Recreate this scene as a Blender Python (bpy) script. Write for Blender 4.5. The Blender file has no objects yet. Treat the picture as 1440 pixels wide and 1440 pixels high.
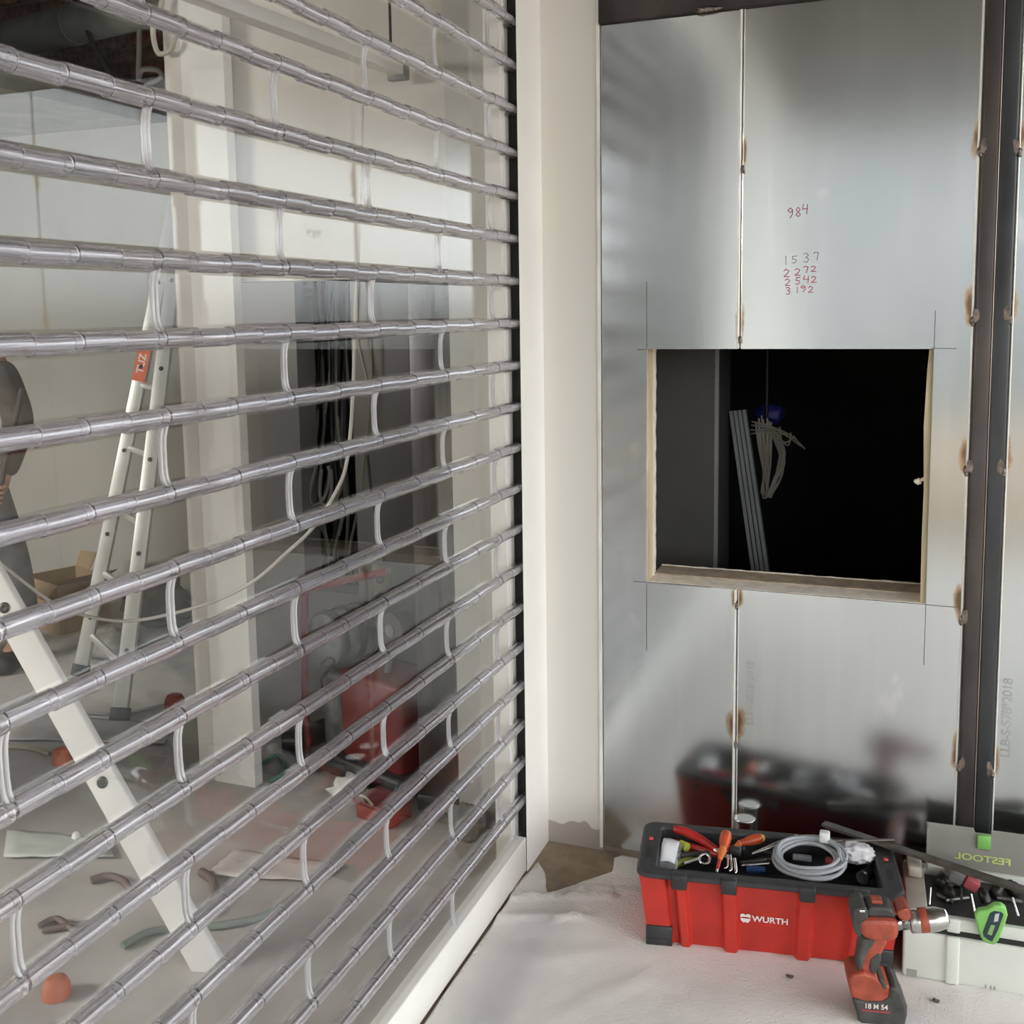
import bpy, bmesh, math, random
from mathutils import Vector, Matrix, noise
from mathutils.geometry import delaunay_2d_cdt
random.seed(7)
SC = bpy.context.scene
COL = SC.collection
PI = math.pi

# ------------------------------------------------------------------ camera
YAW, PITCH, ROLL, FPX, CY, CAMZ = -0.36864, -0.11464, -0.0141516, 1476.08, 607.35, 1.5
cyw, syw = math.cos(YAW), math.sin(YAW)
FWD = Vector((syw*math.cos(PITCH), cyw*math.cos(PITCH), math.sin(PITCH)))
_r = Vector((cyw, -syw, 0)); _u = _r.cross(FWD)
RIGHT = _r*math.cos(ROLL) + _u*math.sin(ROLL)
UP = -_r*math.sin(ROLL) + _u*math.cos(ROLL)
CAM = Vector((0, 0, CAMZ))
cam_data = bpy.data.cameras.new('camera')
cam = bpy.data.objects.new('camera', cam_data); COL.objects.link(cam)
M3 = Matrix((RIGHT, UP, -FWD)).transposed()
cam.matrix_world = Matrix.Translation(CAM) @ M3.to_4x4()
cam_data.sensor_fit = 'HORIZONTAL'; cam_data.sensor_width = 36.0
cam_data.lens = FPX/1440*36.0
cam_data.shift_y = (CY-720)/1440
cam_data.clip_start = 0.02
SC.camera = cam

# ------------------------------------------------------------------ sky, light, exposure
world = bpy.data.worlds.new('overcast_sky'); SC.world = world; world.use_nodes = True
bg = world.node_tree.nodes['Background']
bg.inputs[0].default_value = (0.96, 0.975, 0.985, 1); bg.inputs[1].default_value = 2.4
def area(name, loc, rot, sx, sy, power, color=(1, 1, 1)):
    l = bpy.data.lights.new(name, 'AREA'); l.shape = 'RECTANGLE'; l.size = sx; l.size_y = sy
    l.energy = power; l.color = color
    o = bpy.data.objects.new(name, l); o.location = loc; o.rotation_euler = rot; COL.objects.link(o); return o
area('added_room_fill', (-5.2, -0.6, 2.25), (0.35, -0.25, 0.0), 2.0, 0.8, 115, (1, 0.96, 0.88))  # added fill light to brighten the shop room, no fitting known there
SC.view_settings.view_transform = 'Standard'; SC.view_settings.look = 'None'
SC.view_settings.gamma = 1; SC.view_settings.use_curve_mapping = False
SC.view_settings.exposure = 1.15
SC.cycles.max_bounces = 16; SC.cycles.transmission_bounces = 14; SC.cycles.transparent_max_bounces = 32
SC.cycles.glossy_bounces = 6; SC.cycles.diffuse_bounces = 5
SC.cycles.caustics_reflective = False; SC.cycles.caustics_refractive = False
SC.cycles.sample_clamp_indirect = 6

# ------------------------------------------------------------------ image point -> place on a real plane
def ray(px, py):
    return RIGHT*((px-720)/FPX) + UP*(-(py-CY)/FPX) + FWD
def on(px, py, ax, v):
    d = ray(px, py); t = (v-CAM[ax])/d[ax]; return CAM + d*t
def onx(px, py, v): return on(px, py, 0, v)
def ony(px, py, v): return on(px, py, 1, v)
def onz(px, py, v=0.0): return on(px, py, 2, v)

# ------------------------------------------------------------------ materials
MATS = {}
def nt(m): return m.node_tree.nodes, m.node_tree.links
def mat(name, col, rough=0.6, metal=0.0, var=0.06, scale=8.0, bump=0.0, bscale=60.0, spec=0.5, stretch=(1, 1, 1), coat=0):
    if name in MATS: return MATS[name]
    m = bpy.data.materials.new(name); m.use_nodes = True; n, l = nt(m)
    b = n['Principled BSDF']
    b.inputs['Roughness'].default_value = rough; b.inputs['Metallic'].default_value = metal
    b.inputs['Specular IOR Level'].default_value = spec; b.inputs['Coat Weight'].default_value = coat
    tc = n.new('ShaderNodeTexCoord'); mp = n.new('ShaderNodeMapping'); mp.inputs['Scale'].default_value = stretch
    l.new(tc.outputs['Object'], mp.inputs[0])
    nz = n.new('ShaderNodeTexNoise'); nz.inputs['Scale'].default_value = scale; nz.inputs['Detail'].default_value = 5
    l.new(mp.outputs[0], nz.inputs[0])
    rp = n.new('ShaderNodeValToRGB')
    c = Vector(col[:3])
    lo, hi = c*(1-var*2), c*(1+var*2)
    rp.color_ramp.elements[0].color = (*[max(0, x) for x in lo], 1); rp.color_ramp.elements[0].position = 0.3
    rp.color_ramp.elements[1].color = (*[min(1, x) for x in hi], 1); rp.color_ramp.elements[1].position = 0.7
    l.new(nz.outputs['Fac'], rp.inputs[0]); l.new(rp.outputs[0], b.inputs['Base Color'])
    if bump:
        bz = n.new('ShaderNodeTexNoise'); bz.inputs['Scale'].default_value = bscale; bz.inputs['Detail'].default_value = 4
        l.new(mp.outputs[0], bz.inputs[0])
        bp = n.new('ShaderNodeBump'); bp.inputs['Strength'].default_value = bump; bp.inputs['Distance'].default_value = 0.004
        l.new(bz.outputs['Fac'], bp.inputs['Height']); l.new(bp.outputs[0], b.inputs['Normal'])
    MATS[name] = m; return m

def thin_clear(name, tint=(0.97, 0.97, 0.98), ior=1.5, rough=0.0, frost=0.0, fcol=(0.8, 0.8, 0.8)):
    m = bpy.data.materials.new(name); m.use_nodes = True; n, l = nt(m); n.clear()
    out = n.new('ShaderNodeOutputMaterial')
    geo = n.new('ShaderNodeNewGeometry'); mi = n.new('ShaderNodeMix'); mi.data_type = 'FLOAT'
    mi.inputs[2].default_value = ior; mi.inputs[3].default_value = 1/ior
    l.new(geo.outputs['Backfacing'], mi.inputs[0])
    fr = n.new('ShaderNodeFresnel'); l.new(mi.outputs[0], fr.inputs['IOR'])
    tr = n.new('ShaderNodeBsdfTransparent'); tr.inputs[0].default_value = (*tint, 1)
    gl = n.new('ShaderNodeBsdfGlossy'); gl.inputs['Roughness'].default_value = rough
    base = tr
    if frost:
        df = n.new('ShaderNodeBsdfDiffuse'); df.inputs[0].default_value = (*fcol, 1)
        mm = n.new('ShaderNodeMixShader'); mm.inputs[0].default_value = frost
        l.new(tr.outputs[0], mm.inputs[1]); l.new(df.outputs[0], mm.inputs[2]); base = mm
    mx = n.new('ShaderNodeMixShader')
    l.new(fr.outputs[0], mx.inputs[0]); l.new(base.outputs[0], mx.inputs[1]); l.new(gl.outputs[0], mx.inputs[2])
    l.new(mx.outputs[0], out.inputs[0]); MATS[name] = m; return m

def glass(name, tint, ior=1.5, rough=0.02):
    m = bpy.data.materials.new(name); m.use_nodes = True; n, l = nt(m); n.clear()
    out = n.new('ShaderNodeOutputMaterial'); g = n.new('ShaderNodeBsdfGlass')
    g.inputs['Color'].default_value = (*tint, 1); g.inputs['IOR'].default_value = ior; g.inputs['Roughness'].default_value = rough
    l.new(g.outputs[0], out.inputs[0]); MATS[name] = m; return m

def sheet_steel(name, stains, seed=0.0):
    """galvanised sheet: metal with streaks and scratches, heat-tint stains round each weld (x, z, sx, sz_up, strength)"""
    m = bpy.data.materials.new(name); m.use_nodes = True; n, l = nt(m); b = n['Principled BSDF']
    b.inputs['Metallic'].default_value = 1.0
    tc = n.new('ShaderNodeTexCoord')
    def noise_of(scale, st, detail=4, off=0):
        mp = n.new('ShaderNodeMapping'); mp.inputs['Scale'].default_value = st; mp.inputs['Location'].default_value = (seed+off, 0, seed)
        l.new(tc.outputs['Object'], mp.inputs[0])
        z = n.new('ShaderNodeTexNoise'); z.inputs['Scale'].default_value = scale; z.inputs['Detail'].default_value = detail
        l.new(mp.outputs[0], z.inputs[0]); return z.outputs['Fac']
    def rng(v, a, c, d, e):
        r = n.new('ShaderNodeMapRange'); r.inputs[1].default_value = a; r.inputs[2].default_value = c
        r.inputs[3].default_value = d; r.inputs[4].default_value = e; l.new(v, r.inputs[0]); return r.outputs[0]
    big = noise_of(2.2, (1, 1, 0.5)); streak = noise_of(26, (1, 1, 0.06))
    scr = noise_of(9, (1.2, 1, 0.7), 8, 3.1)
    rp = n.new('ShaderNodeValToRGB')
    rp.color_ramp.elements[0].position = 0.3; rp.color_ramp.elements[0].color = (0.56, 0.60, 0.61, 1)
    rp.color_ramp.elements[1].position = 0.75; rp.color_ramp.elements[1].color = (0.70, 0.73, 0.73, 1)
    l.new(big, rp.inputs[0])
    col = rp.outputs[0]
    def mixc(fac, a, c):
        x = n.new('ShaderNodeMix'); x.data_type = 'RGBA'
        if isinstance(fac, float): x.inputs[0].default_value = fac
        else: l.new(fac, x.inputs[0])
        l.new(a, x.inputs[6])
        if isinstance(c, tuple): x.inputs[7].default_value = (*c, 1)
        else: l.new(c, x.inputs[7])
        return x.outputs[2]
    col = mixc(rng(streak, 0.5, 0.8, 0, 0.35), col, (0.8, 0.82, 0.82))
    col = mixc(rng(scr, 0.66, 0.72, 0, 0.5), col, (0.85, 0.85, 0.83))
    sep = n.new('ShaderNodeSeparateXYZ'); l.new(tc.outputs['Object'], sep.inputs[0])
    wob = rng(noise_of(30, (1, 1, 0.5)), 0.3, 0.7, -0.35, 0.35)
    tot = None
    def mth(op, a, c=None):
        q = n.new('ShaderNodeMath'); q.operation = op
        for i, v in enumerate((a, c)):
            if v is None: continue
            if isinstance(v, (int, float)): q.inputs[i].default_value = v
            else: l.new(v, q.inputs[i])
        return q.outputs[0]
    for (sx0, sz0, wx, wz, st) in stains:
        dx = mth('DIVIDE', mth('SUBTRACT', sep.outputs[0], sx0), wx)
        dz = mth('DIVIDE', mth('SUBTRACT', sep.outputs[2], sz0+wz*0.75), wz)
        d = mth('ADD', mth('SQRT', mth('ADD', mth('MULTIPLY', dx, dx), mth('MULTIPLY', dz, dz))), wob)
        f = mth('MULTIPLY', rng(d, 0.15, 1.0, 1.0, 0.0), st)
        tot = f if tot is None else mth('MAXIMUM', tot, f)
    if tot is not None:
        tr = n.new('ShaderNodeValToRGB'); e = tr.color_ramp.elements
        e[0].position = 0.0; e[0].color = (0.62, 0.60, 0.55, 1); e[1].position = 1.0; e[1].color = (0.09, 0.06, 0.045, 1)
        k = e.new(0.35); k.color = (0.50, 0.40, 0.28, 1); k2 = e.new(0.65); k2.color = (0.27, 0.17, 0.11, 1)
        l.new(tot, tr.inputs[0])
        col = mixc(rng(tot, 0.02, 0.3, 0, 1), col, tr.outputs[0])
        rr = mth('ADD', rng(big, 0.3, 0.7, 0.13, 0.20), mth('MULTIPLY', tot, 0.3))
    else:
        rr = rng(big, 0.3, 0.7, 0.13, 0.20)
    l.new(col, b.inputs['Base Color']); l.new(rr, b.inputs['Roughness'])
    MATS[name] = m; return m

# ------------------------------------------------------------------ mesh building
class MB:
    def __init__(s): s.v = []; s.f = []; s.sm = []; s.mi = []
    def add(s, vs, fs, smooth=False, mi=0):
        o = len(s.v); s.v += [tuple(p) for p in vs]
        for f in fs: s.f.append([i+o for i in f]); s.sm.append(smooth); s.mi.append(mi)
        return s
    def box(s, a, b, mi=0, M=None):
        x0, y0, z0 = a; x1, y1, z1 = b
        v = [Vector(p) for p in ((x0,y0,z0),(x1,y0,z0),(x1,y1,z0),(x0,y1,z0),(x0,y0,z1),(x1,y0,z1),(x1,y1,z1),(x0,y1,z1))]
        if M: v = [M @ p for p in v]
        return s.add(v, [(0,3,2,1),(4,5,6,7),(0,1,5,4),(1,2,6,5),(2,3,7,6),(3,0,4,7)], mi=mi)
    def rbox(s, a, b, r, mi=0, M=None, seg=2):
        bm = bmesh.new(); bmesh.ops.create_cube(bm, size=1)
        a, b = Vector(a), Vector(b); c = (a+b)/2; d = b-a
        for v in bm.verts: v.co = Vector((v.co.x*d.x, v.co.y*d.y, v.co.z*d.z)) + c
        bmesh.ops.bevel(bm, geom=bm.edges[:], offset=r, segments=seg, affect='EDGES', profile=0.5, clamp_overlap=True)
        bm.verts.index_update()
        vs = [M @ v.co if M else v.co.copy() for v in bm.verts]
        fs = [[v.index for v in f.verts] for f in bm.faces]; bm.free()
        return s.add(vs, fs, True, mi)
    def tube(s, pts, r, seg=10, cap=True, mi=0, closed=False):
        pts = [Vector(p) for p in pts]; n = len(pts); rs = r if isinstance(r, (list, tuple)) else [r]*n
        vs = []; t0 = None; nrm = None
        for i, p in enumerate(pts):
            if closed: t = (pts[(i+1) % n]-pts[i-1]).normalized()
            else: t = (pts[min(i+1, n-1)]-pts[max(i-1, 0)]).normalized()
            if nrm is None:
                nrm = t.orthogonal().normalized()
            else:
                q = t0.rotation_difference(t); nrm = (q @ nrm).normalized()
            t0 = t; bn = t.cross(nrm)
            for k in range(seg):
                a = 2*PI*k/seg; vs.append(p + (nrm*math.cos(a)+bn*math.sin(a))*rs[i])
        fs = []
        for i in range(n if closed else n-1):
            j = (i+1) % n
            for k in range(seg):
                k2 = (k+1) % seg; fs.append((i*seg+k, i*seg+k2, j*seg+k2, j*seg+k))
        s.add(vs, fs, True, mi)
        if cap and not closed:
            s.add(vs[:seg], [tuple(reversed(range(seg)))], False, mi); s.add(vs[-seg:], [tuple(range(seg))], False, mi)
        return s
    def lathe(s, prof, seg=24, M=None, mi=0, smooth=True):
        """prof: (radius, height) pairs about local z"""
        vs = []
        for r, h in prof:
            for k in range(seg):
                a = 2*PI*k/seg; p = Vector((r*math.cos(a), r*math.sin(a), h)); vs.append(M @ p if M else p)
        fs = []
        for i in range(len(prof)-1):
            for k in range(seg):
                k2 = (k+1) % seg; fs.append((i*seg+k, i*seg+k2, (i+1)*seg+k2, (i+1)*seg+k))
        s.add(vs, fs, smooth, mi)
        if prof[0][0] > 1e-5: s.add(vs[:seg], [tuple(reversed(range(seg)))], False, mi)
        if prof[-1][0] > 1e-5: s.add(vs[-seg:], [tuple(range(seg))], False, mi)
        return s
    def prism(s, pts, d, mi=0, smooth=False):
        """planar polygon (3D points) pushed along vector d"""
        n = len(pts); d = Vector(d); a = [Vector(p) for p in pts]; b = [p+d for p in a]
        fs = [tuple(reversed(range(n))), tuple(range(n, 2*n))] + [(i, (i+1) % n, n+(i+1) % n, n+i) for i in range(n)]
        return s.add(a+b, fs, smooth, mi)
    def blob(s, c, rad, sub=2, amp=0.2, fr=1.0, mi=0, smooth=True, seed=0):
        bm = bmesh.new(); bmesh.ops.create_icosphere(bm, subdivisions=sub, radius=1)
        for v in bm.verts:
            k = 1+amp*noise.noise(v.co*fr*1.7+Vector((seed*3.1, seed, 0)))*2
            v.co = Vector((v.co.x*rad[0]*k, v.co.y*rad[1]*k, v.co.z*rad[2]*k)) + Vector(c)
        bm.verts.index_update()
        s.add([v.co.copy() for v in bm.verts], [[v.index for v in f.verts] for f in bm.faces], smooth, mi); bm.free(); return s
    def mesh(s, name, mats):
        me = bpy.data.meshes.new(name); me.from_pydata(s.v, [], s.f)
        for m in (mats if isinstance(mats, (list, tuple)) else [mats]): me.materials.append(m)
        me.polygons.foreach_set('use_smooth', s.sm); me.polygons.foreach_set('material_index', s.mi)
        bm = bmesh.new(); bm.from_mesh(me); bmesh.ops.recalc_face_normals(bm, faces=bm.faces); bm.to_mesh(me); bm.free()
        me.update(); return me
    def obj(s, name, mats, parent=None, bevel=0):
        return link(name, s.mesh(name, mats), parent, bevel)
def link(name, me, parent=None, bevel=0):
    o = bpy.data.objects.new(name, me); COL.objects.link(o)
    if parent is not None:
        o.parent = parent
    if bevel:
        b = o.modifiers.new('bevel', 'BEVEL'); b.width = bevel; b.segments = 2; b.limit_method = 'ANGLE'; b.angle_limit = 0.7
        b.harden_normals = False
    return o
def parent_world(o): return Matrix.LocRotScale(o.location, o.rotation_euler, o.scale)
def tag(o, label=None, cat=None, group=None, kind=None):
    if label: o['label'] = label
    if cat: o['category'] = cat
    if group: o['group'] = group
    if kind: o['kind'] = kind
    return o
def thing(name, label, cat, loc=(0, 0, 0), rz=0.0, group=None):
    """Empty at the thing's base; children are built in its local frame"""
    o = bpy.data.objects.new(name, None); COL.objects.link(o); o.location = loc; o.rotation_euler = (0, 0, rz)
    o.empty_display_size = 0.05
    return tag(o, label, cat, group)
def local(o, p): return parent_world(o).inverted() @ Vector(p)
def text_mesh(s, size, align='CENTER', bold=0.02):
    c = bpy.data.curves.new('lettering', 'FONT'); c.body = s; c.size = size; c.align_x = align; c.align_y = 'CENTER'; c.extrude = 0.0002; c.offset = size*bold
    o = bpy.data.objects.new('lettering', c); COL.objects.link(o)
    dg = bpy.context.evaluated_depsgraph_get()
    me = bpy.data.meshes.new_from_object(o.evaluated_get(dg)); bpy.data.objects.remove(o); bpy.data.curves.remove(c); return me
def text_part(name, s, size, m, parent, M, bold=0.0):
    me = text_mesh(s, size); me.transform(M); me.materials.clear(); me.materials.append(m)
    return link(name, me, parent)
def structure(o): o['kind'] = 'structure'; return o

# plain materials
WHITE = mat('white_paint', (0.88, 0.87, 0.83), 0.55, var=0.02, scale=3, bump=0.03, bscale=200)
WHITE_ALU = mat('white_coated_aluminium', (0.88, 0.87, 0.83), 0.35, var=0.015)
RUBBER = mat('black_rubber', (0.015, 0.015, 0.015), 0.7)
DARKSTEEL = mat('mill_scale_steel', (0.075, 0.066, 0.062), 0.42, 0.55, var=0.18, scale=14, stretch=(1, 1, 0.3))
DARKSTEEL2 = mat('blue_grey_steel', (0.055, 0.058, 0.062), 0.40, 0.55, var=0.18, scale=14, stretch=(1, 1, 0.3))
BEAM = mat('brown_black_beam_steel', (0.035, 0.028, 0.024), 0.5, 0.4, var=0.2, scale=10)
CREAM = mat('cream_board', (0.62, 0.53, 0.34), 0.8, var=0.12, scale=20, bump=0.2, stretch=(1, 1, 0.2))
PALEBOARD = mat('pale_gypsum_edge', (0.88, 0.81, 0.71), 0.85, var=0.06, scale=40, bump=0.3)
TANBOARD = mat('tan_board_edge', (0.42, 0.34, 0.26), 0.85, var=0.12, scale=30, bump=0.2)
CONCRETE = mat('brown_screed', (0.27, 0.21, 0.145), 0.9, var=0.12, scale=18, bump=0.15)
ROOMFLOOR = mat('dusty_grey_floor_cover', (0.44, 0.425, 0.40), 0.85, var=0.10, scale=3.5, bump=0.25, bscale=12)
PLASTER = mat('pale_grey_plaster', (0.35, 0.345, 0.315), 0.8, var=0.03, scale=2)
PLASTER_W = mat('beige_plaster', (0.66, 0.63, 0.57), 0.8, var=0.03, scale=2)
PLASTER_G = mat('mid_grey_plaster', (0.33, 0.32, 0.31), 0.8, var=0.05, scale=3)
BRIGHTSTEEL = mat('bright_steel', (0.72, 0.72, 0.71), 0.22, 1.0, var=0.05)
CHROME = mat('chrome', (0.60, 0.60, 0.59), 0.24, 1.0, var=0.04)
BLACKPL = mat('black_plastic', (0.03, 0.03, 0.032), 0.5, var=0.15, scale=30)
REDPL = mat('red_plastic', (0.50, 0.034, 0.022), 0.38, var=0.08, scale=9, bump=0.03, bscale=120)
WELD = mat('weld_bead', (0.20, 0.17, 0.15), 0.35, 0.9, var=0.35, scale=200, bump=0.4, bscale=400)

XS, YW = -0.94, 2.6775           # shutter plane, steel wall plane

# ================================================================== SETTING
fl = structure(MB().box((-1.0, -9, -0.12), (40, 2.95, 0)).obj('floor', CONCRETE)); 
fl2 = structure(MB().box((-7.2, -3.2, -0.12), (-1.0, 4.75, 0.0)).obj('floor', ROOMFLOOR))
PAVE = mat('pale_paving', (0.30, 0.30, 0.295), 0.85, var=0.08, scale=2)
structure(MB().box((-14, -26, -0.2), (40, -9, -0.02)).obj('floor', PAVE))
# canopy over the entrance, with its edge beyond the camera
structure(MB().box((-1.0, -4.5, 2.95), (3.0, 2.95, 3.15)).obj('ceiling', mat('soffit_boards', (0.11, 0.10, 0.085), 0.7, var=0.05)))
# opposite side of the street
structure(MB().box((-14, -10.6, -0.1), (2.4, -10, 7)).obj('wall_opposite', mat('opposite_render', (0.19, 0.197, 0.20), 0.9, var=0.05, scale=0.6)))
structure(MB().box((2.4, -10.6, -0.1), (40, -10, 1.75)).obj('wall_garden', mat('dark_garden_wall', (0.05, 0.055, 0.045), 0.9, var=0.2, scale=1.5)))

# ---- white corner: jamb beside the shutter and the strip of painted wall
wl = structure(MB().box((XS-0.0015, 2.503, 0.0), (XS, YW+0.02, 2.95)).box((-1.03, 2.503, 0.0), (-0.975, YW+0.02, 2.95)).box((-0.975, 2.536, 0.0), (XS-0.0015, YW+0.02, 2.95)).obj('wall_left', WHITE))
PAINTED = bpy.data.materials.new('white_paint_with_bare_foot'); PAINTED.use_nodes = True
n, l = nt(PAINTED); b = n['Principled BSDF']; b.inputs['Roughness'].default_value = 0.6
tc = n.new('ShaderNodeTexCoord'); sp = n.new('ShaderNodeSeparateXYZ'); l.new(tc.outputs['Object'], sp.inputs[0])
nz = n.new('ShaderNodeTexNoise'); nz.inputs['Scale'].default_value = 14; nz.inputs['Detail'].default_value = 1.5; l.new(tc.outputs['Object'], nz.inputs[0])
ml = n.new('ShaderNodeMath'); ml.operation = 'MULTIPLY_ADD'; ml.inputs[1].default_value = 0.07
l.new(nz.outputs[0], ml.inputs[0]); l.new(sp.outputs[2], ml.inputs[2])
mr = n.new('ShaderNodeMapRange'); mr.inputs[1].default_value = 0.098; mr.inputs[2].default_value = 0.103; l.new(ml.outputs[0], mr.inputs[0])
mx = n.new('ShaderNodeMix'); mx.data_type = 'RGBA'; mx.inputs[6].default_value = (0.42, 0.38, 0.34, 1); mx.inputs[7].default_value = (0.74, 0.72, 0.66, 1)
l.new(mr.outputs[0], mx.inputs[0]); l.new(mx.outputs[2], b.inputs['Base Color'])
wr = structure(MB().box((-0.96, YW, 0.0), (-0.7785, 2.86, 2.95)).obj('wall_right', PAINTED))
MB().box((-0.7875, YW-0.004, 0.01), (-0.7785, YW+0.01, 2.95)).obj('corner_bead', mat('bright_bead', (0.86, 0.85, 0.82), 0.3), wr)

# ---- steel-clad wall with the cut-out
HX0, HX1, HZ0, HZ1 = -0.655, 0.0365, 0.778, 1.3965
m = MB()
y0, y1 = YW+0.004, 2.86
m.box((-0.7785, y0, 0.0), (HX0-0.02, y1, 2.95)); m.box((HX1+0.02, y0, 0.0), (1.9, y1, 2.95))
m.box((HX0-0.02, y0, 0.0), (HX1+0.02, y1, HZ0-0.03)); m.box((HX0-0.02, y0, HZ1+0.004), (HX1+0.02, y1, 2.95))
wb = structure(m.obj('wall_back', mat('raw_board_core', (0.35, 0.30, 0.24), 0.9)))

def rough_board(name, a, b, m_, ax, amp, parent, n_=40, seed=0):
    """a cut board whose long edges wander a little; ax = long axis"""
    bm = bmesh.new(); bmesh.ops.create_cube(bm, size=1)
    a, b = Vector(a), Vector(b); c = (a+b)/2; d = b-a
    for v in bm.verts: v.co = Vector([v.co[i]*d[i]+c[i] for i in range(3)])
    es = [e for e in bm.edges if abs((e.verts[0].co-e.verts[1].co)[ax]) > 1e-4]
    bmesh.ops.subdivide_edges(bm, edges=es, cuts=n_, use_grid_fill=True)
    for v in bm.verts:
        q = v.co.copy(); w = Vector((q.x*(40 if ax == 0 else 3), q.y*60+seed, q.z*(40 if ax == 2 else 3)))
        for i in range(3):
            if i != ax: v.co[i] += noise.noise(w+Vector((i*7.3, 0, seed)))*amp
    me = bpy.data.meshes.new(name); bm.to_mesh(me); bm.free(); me.materials.append(m_)
    return link(name, me, parent)
rough_board('lining_board', (HX0-0.02, YW+0.001, HZ0), (HX0+0.0005, YW+0.062, HZ1), CREAM, 2, 0.0008, wb, seed=1)
rough_board('plaster_board', (HX0-0.02, YW+0.063, HZ0), (HX0+0.001, YW+0.1, HZ1), PALEBOARD, 2, 0.0022, wb, seed=2)
rough_board('sill_board', (HX0, YW+0.0045, HZ0-0.03), (HX1, YW+0.085, HZ0+0.0005), PALEBOARD, 0, 0.0022, wb, seed=3)
rough_board('sill_board', (HX0, YW+0.0855, HZ0-0.03), (HX1, YW+0.175, HZ0+0.004), TANBOARD, 0, 0.0012, wb, seed=4)
rough_board('sill_board', (HX0, YW+0.1755, HZ0-0.03), (HX1, YW+0.182, HZ0+0.006), PALEBOARD, 0, 0.0022, wb, seed=5)
# right-hand batten, leaning in at the bottom, with a broken end
mb = MB(); P = []
for (px, py) in ((1307, 492), (1312.5, 492), (1311, 560), (1306, 700), (1302.5, 849), (1294, 849), (1296, 760), (1299, 690), (1299, 600), (1304, 520)):
    P.append(ony(px, py, YW+0.012))
mb.prism(P, (0.004, 0.075, 0)); mb.obj('batten', CREAM, wb)
mb = MB().blob(ony(1291, 677, YW+0.03), (0.008, 0.01, 0.008), amp=0.35, fr=3, seed=3)
mb.tube([ony(1293, 676, YW+0.03), ony(1303, 672, YW+0.03)], [0.004, 0.006], 6); mb.obj('foam_blob', PALEBOARD, wb)

# welds: (pixel) seam and post edges
SEAM_X = -0.4172
seam_w = [(1045, 238), (1041, 478), (1036, 851), (1035, 1046)]
pl_w = [(1378, 214), (1367.5, 452), (1358, 662), (1352, 872), (1348, 1078)]
pr_w = [(1433, 214), (1420, 449), (1411, 663), (1395, 1086)]
wz = lambda L: [(ony(x, y, YW).x, ony(x, y, YW).z) for x, y in L]
SW, PLW, PRW = wz(seam_w), wz(pl_w), wz(pr_w)
stL = [(x, z, 0.014, 0.05, 0.75) for x, z in SW]; stL[0] = (SW[0][0], SW[0][1]+.01, 0.010, 0.055, 0.8); stL[1] = (SW[1][0], SW[1][1], 0.012, 0.05, 0.85)
stL[3] = (SW[3][0], SW[3][1], 0.03, 0.062, 0.75); stL[2] = (SW[2][0], SW[2][1]-.012, 0.022, 0.034, 1.25)
stR = stL + [(x-0.004, z, 0.016, 0.055, 0.8) for x, z in PLW]
st3 = [(x+0.004, z, 0.016, 0.055, 0.7) for x, z in PRW]
z0, z1 = 0.014, 2.220
def sheet(name, poly, stains, seed):
    mm = MB().prism([(x, YW, z) for x, z in poly], (0, 0.003, 0))
    return mm.obj('steel_sheet', sheet_steel(name, stains, seed), wb, bevel=0.0012)
sheet('galvanised_left', [(-0.7765, z0), (-0.4195, z0), (-0.4195, HZ0), (HX0, HZ0), (HX0, HZ1), (-0.4195, HZ1), (-0.4195, z1), (-0.7765, z1)], stL, 1.0)
sheet('galvanised_middle', [(-0.4150, z0), (0.1205, z0), (0.1205, z1), (-0.4150, z1), (-0.4150, HZ1), (HX1, HZ1), (HX1, HZ0), (-0.4150, HZ0)], stR, 5.0)
ST5 = [(0.745, 1.9, 0.02, 0.12, 0.7), (0.745, 1.35, 0.02, 0.12, 0.7)]
sheet('galvanised_right', [(0.2010, z0), (0.7435, z0), (0.7435, z1), (0.2010, z1)], st3+ST5, 9.0)
sheet('galvanised_far_right', [(0.7475, z0), (1.6, z0), (1.6, z1), (0.7475, z1)], ST5, 12.0)
# folded sheet edges either side of the seams
FOLD = mat('folded_sheet_edge', (0.78, 0.78, 0.74), 0.35, 0.25, var=0.04)  # whiter than the sheets: bright reflection along the folds put into the colour
def fold(x, za, zb, r=0.0035):
    MB().tube([(x, YW+0.0012, za), (x, YW+0.0012, zb)], r, 10).obj('folded_edge', FOLD, wb)
fold(-0.4215, z0, HZ0-0.002); fold(-0.4215, HZ1+0.002, z1); fold(0.1185, z0, z1, 0.0035); fold(0.2030, z0, z1, 0.0025); fold(-0.4125, z0, HZ0-0.002, 0.0016); fold(-0.4125, HZ1+0.002, z1, 0.0016)
# scribed lines round the opening
SCR = mat('scribe_line', (0.10, 0.08, 0.09), 0.7)
def ribbon(pts, w, m_, name, parent, y=YW-0.0006):
    mm = MB()
    for (xa, za), (xb, zb) in zip(pts[:-1], pts[1:]):
        d = Vector((xb-xa, 0, zb-za)); 
        if d.length < 1e-6: continue
        d.normalize(); q = Vector((-d.z, 0, d.x))*(w/2); e = d*w*0.3
        A, B = Vector((xa, y, za))-e, Vector((xb, y, zb))+e
        mm.add([A-q, B-q, B+q, A+q], [(0, 1, 2, 3)])
    return mm
def pxw(L): return [(ony(x, y, YW).x, ony(x, y, YW).z) for x, y in L]
m = MB()
for L in ([(909.5, 396), (909.5, 490)], [(909.5, 822), (909.3, 915)], [(1315.5, 437), (1313.5, 490)], [(1302, 850), (1299, 935)], [(897, 491.5), (909, 491.5)], [(891, 817.5), (1000, 826)], [(1310, 490), (1345, 490)], [(1303, 850.5), (1345, 854)]):
    q = ribbon(pxw(L), 0.0016, SCR, '', None); m.add(q.v, q.f)
m.obj('scribe_mark', SCR, wb)
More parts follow.
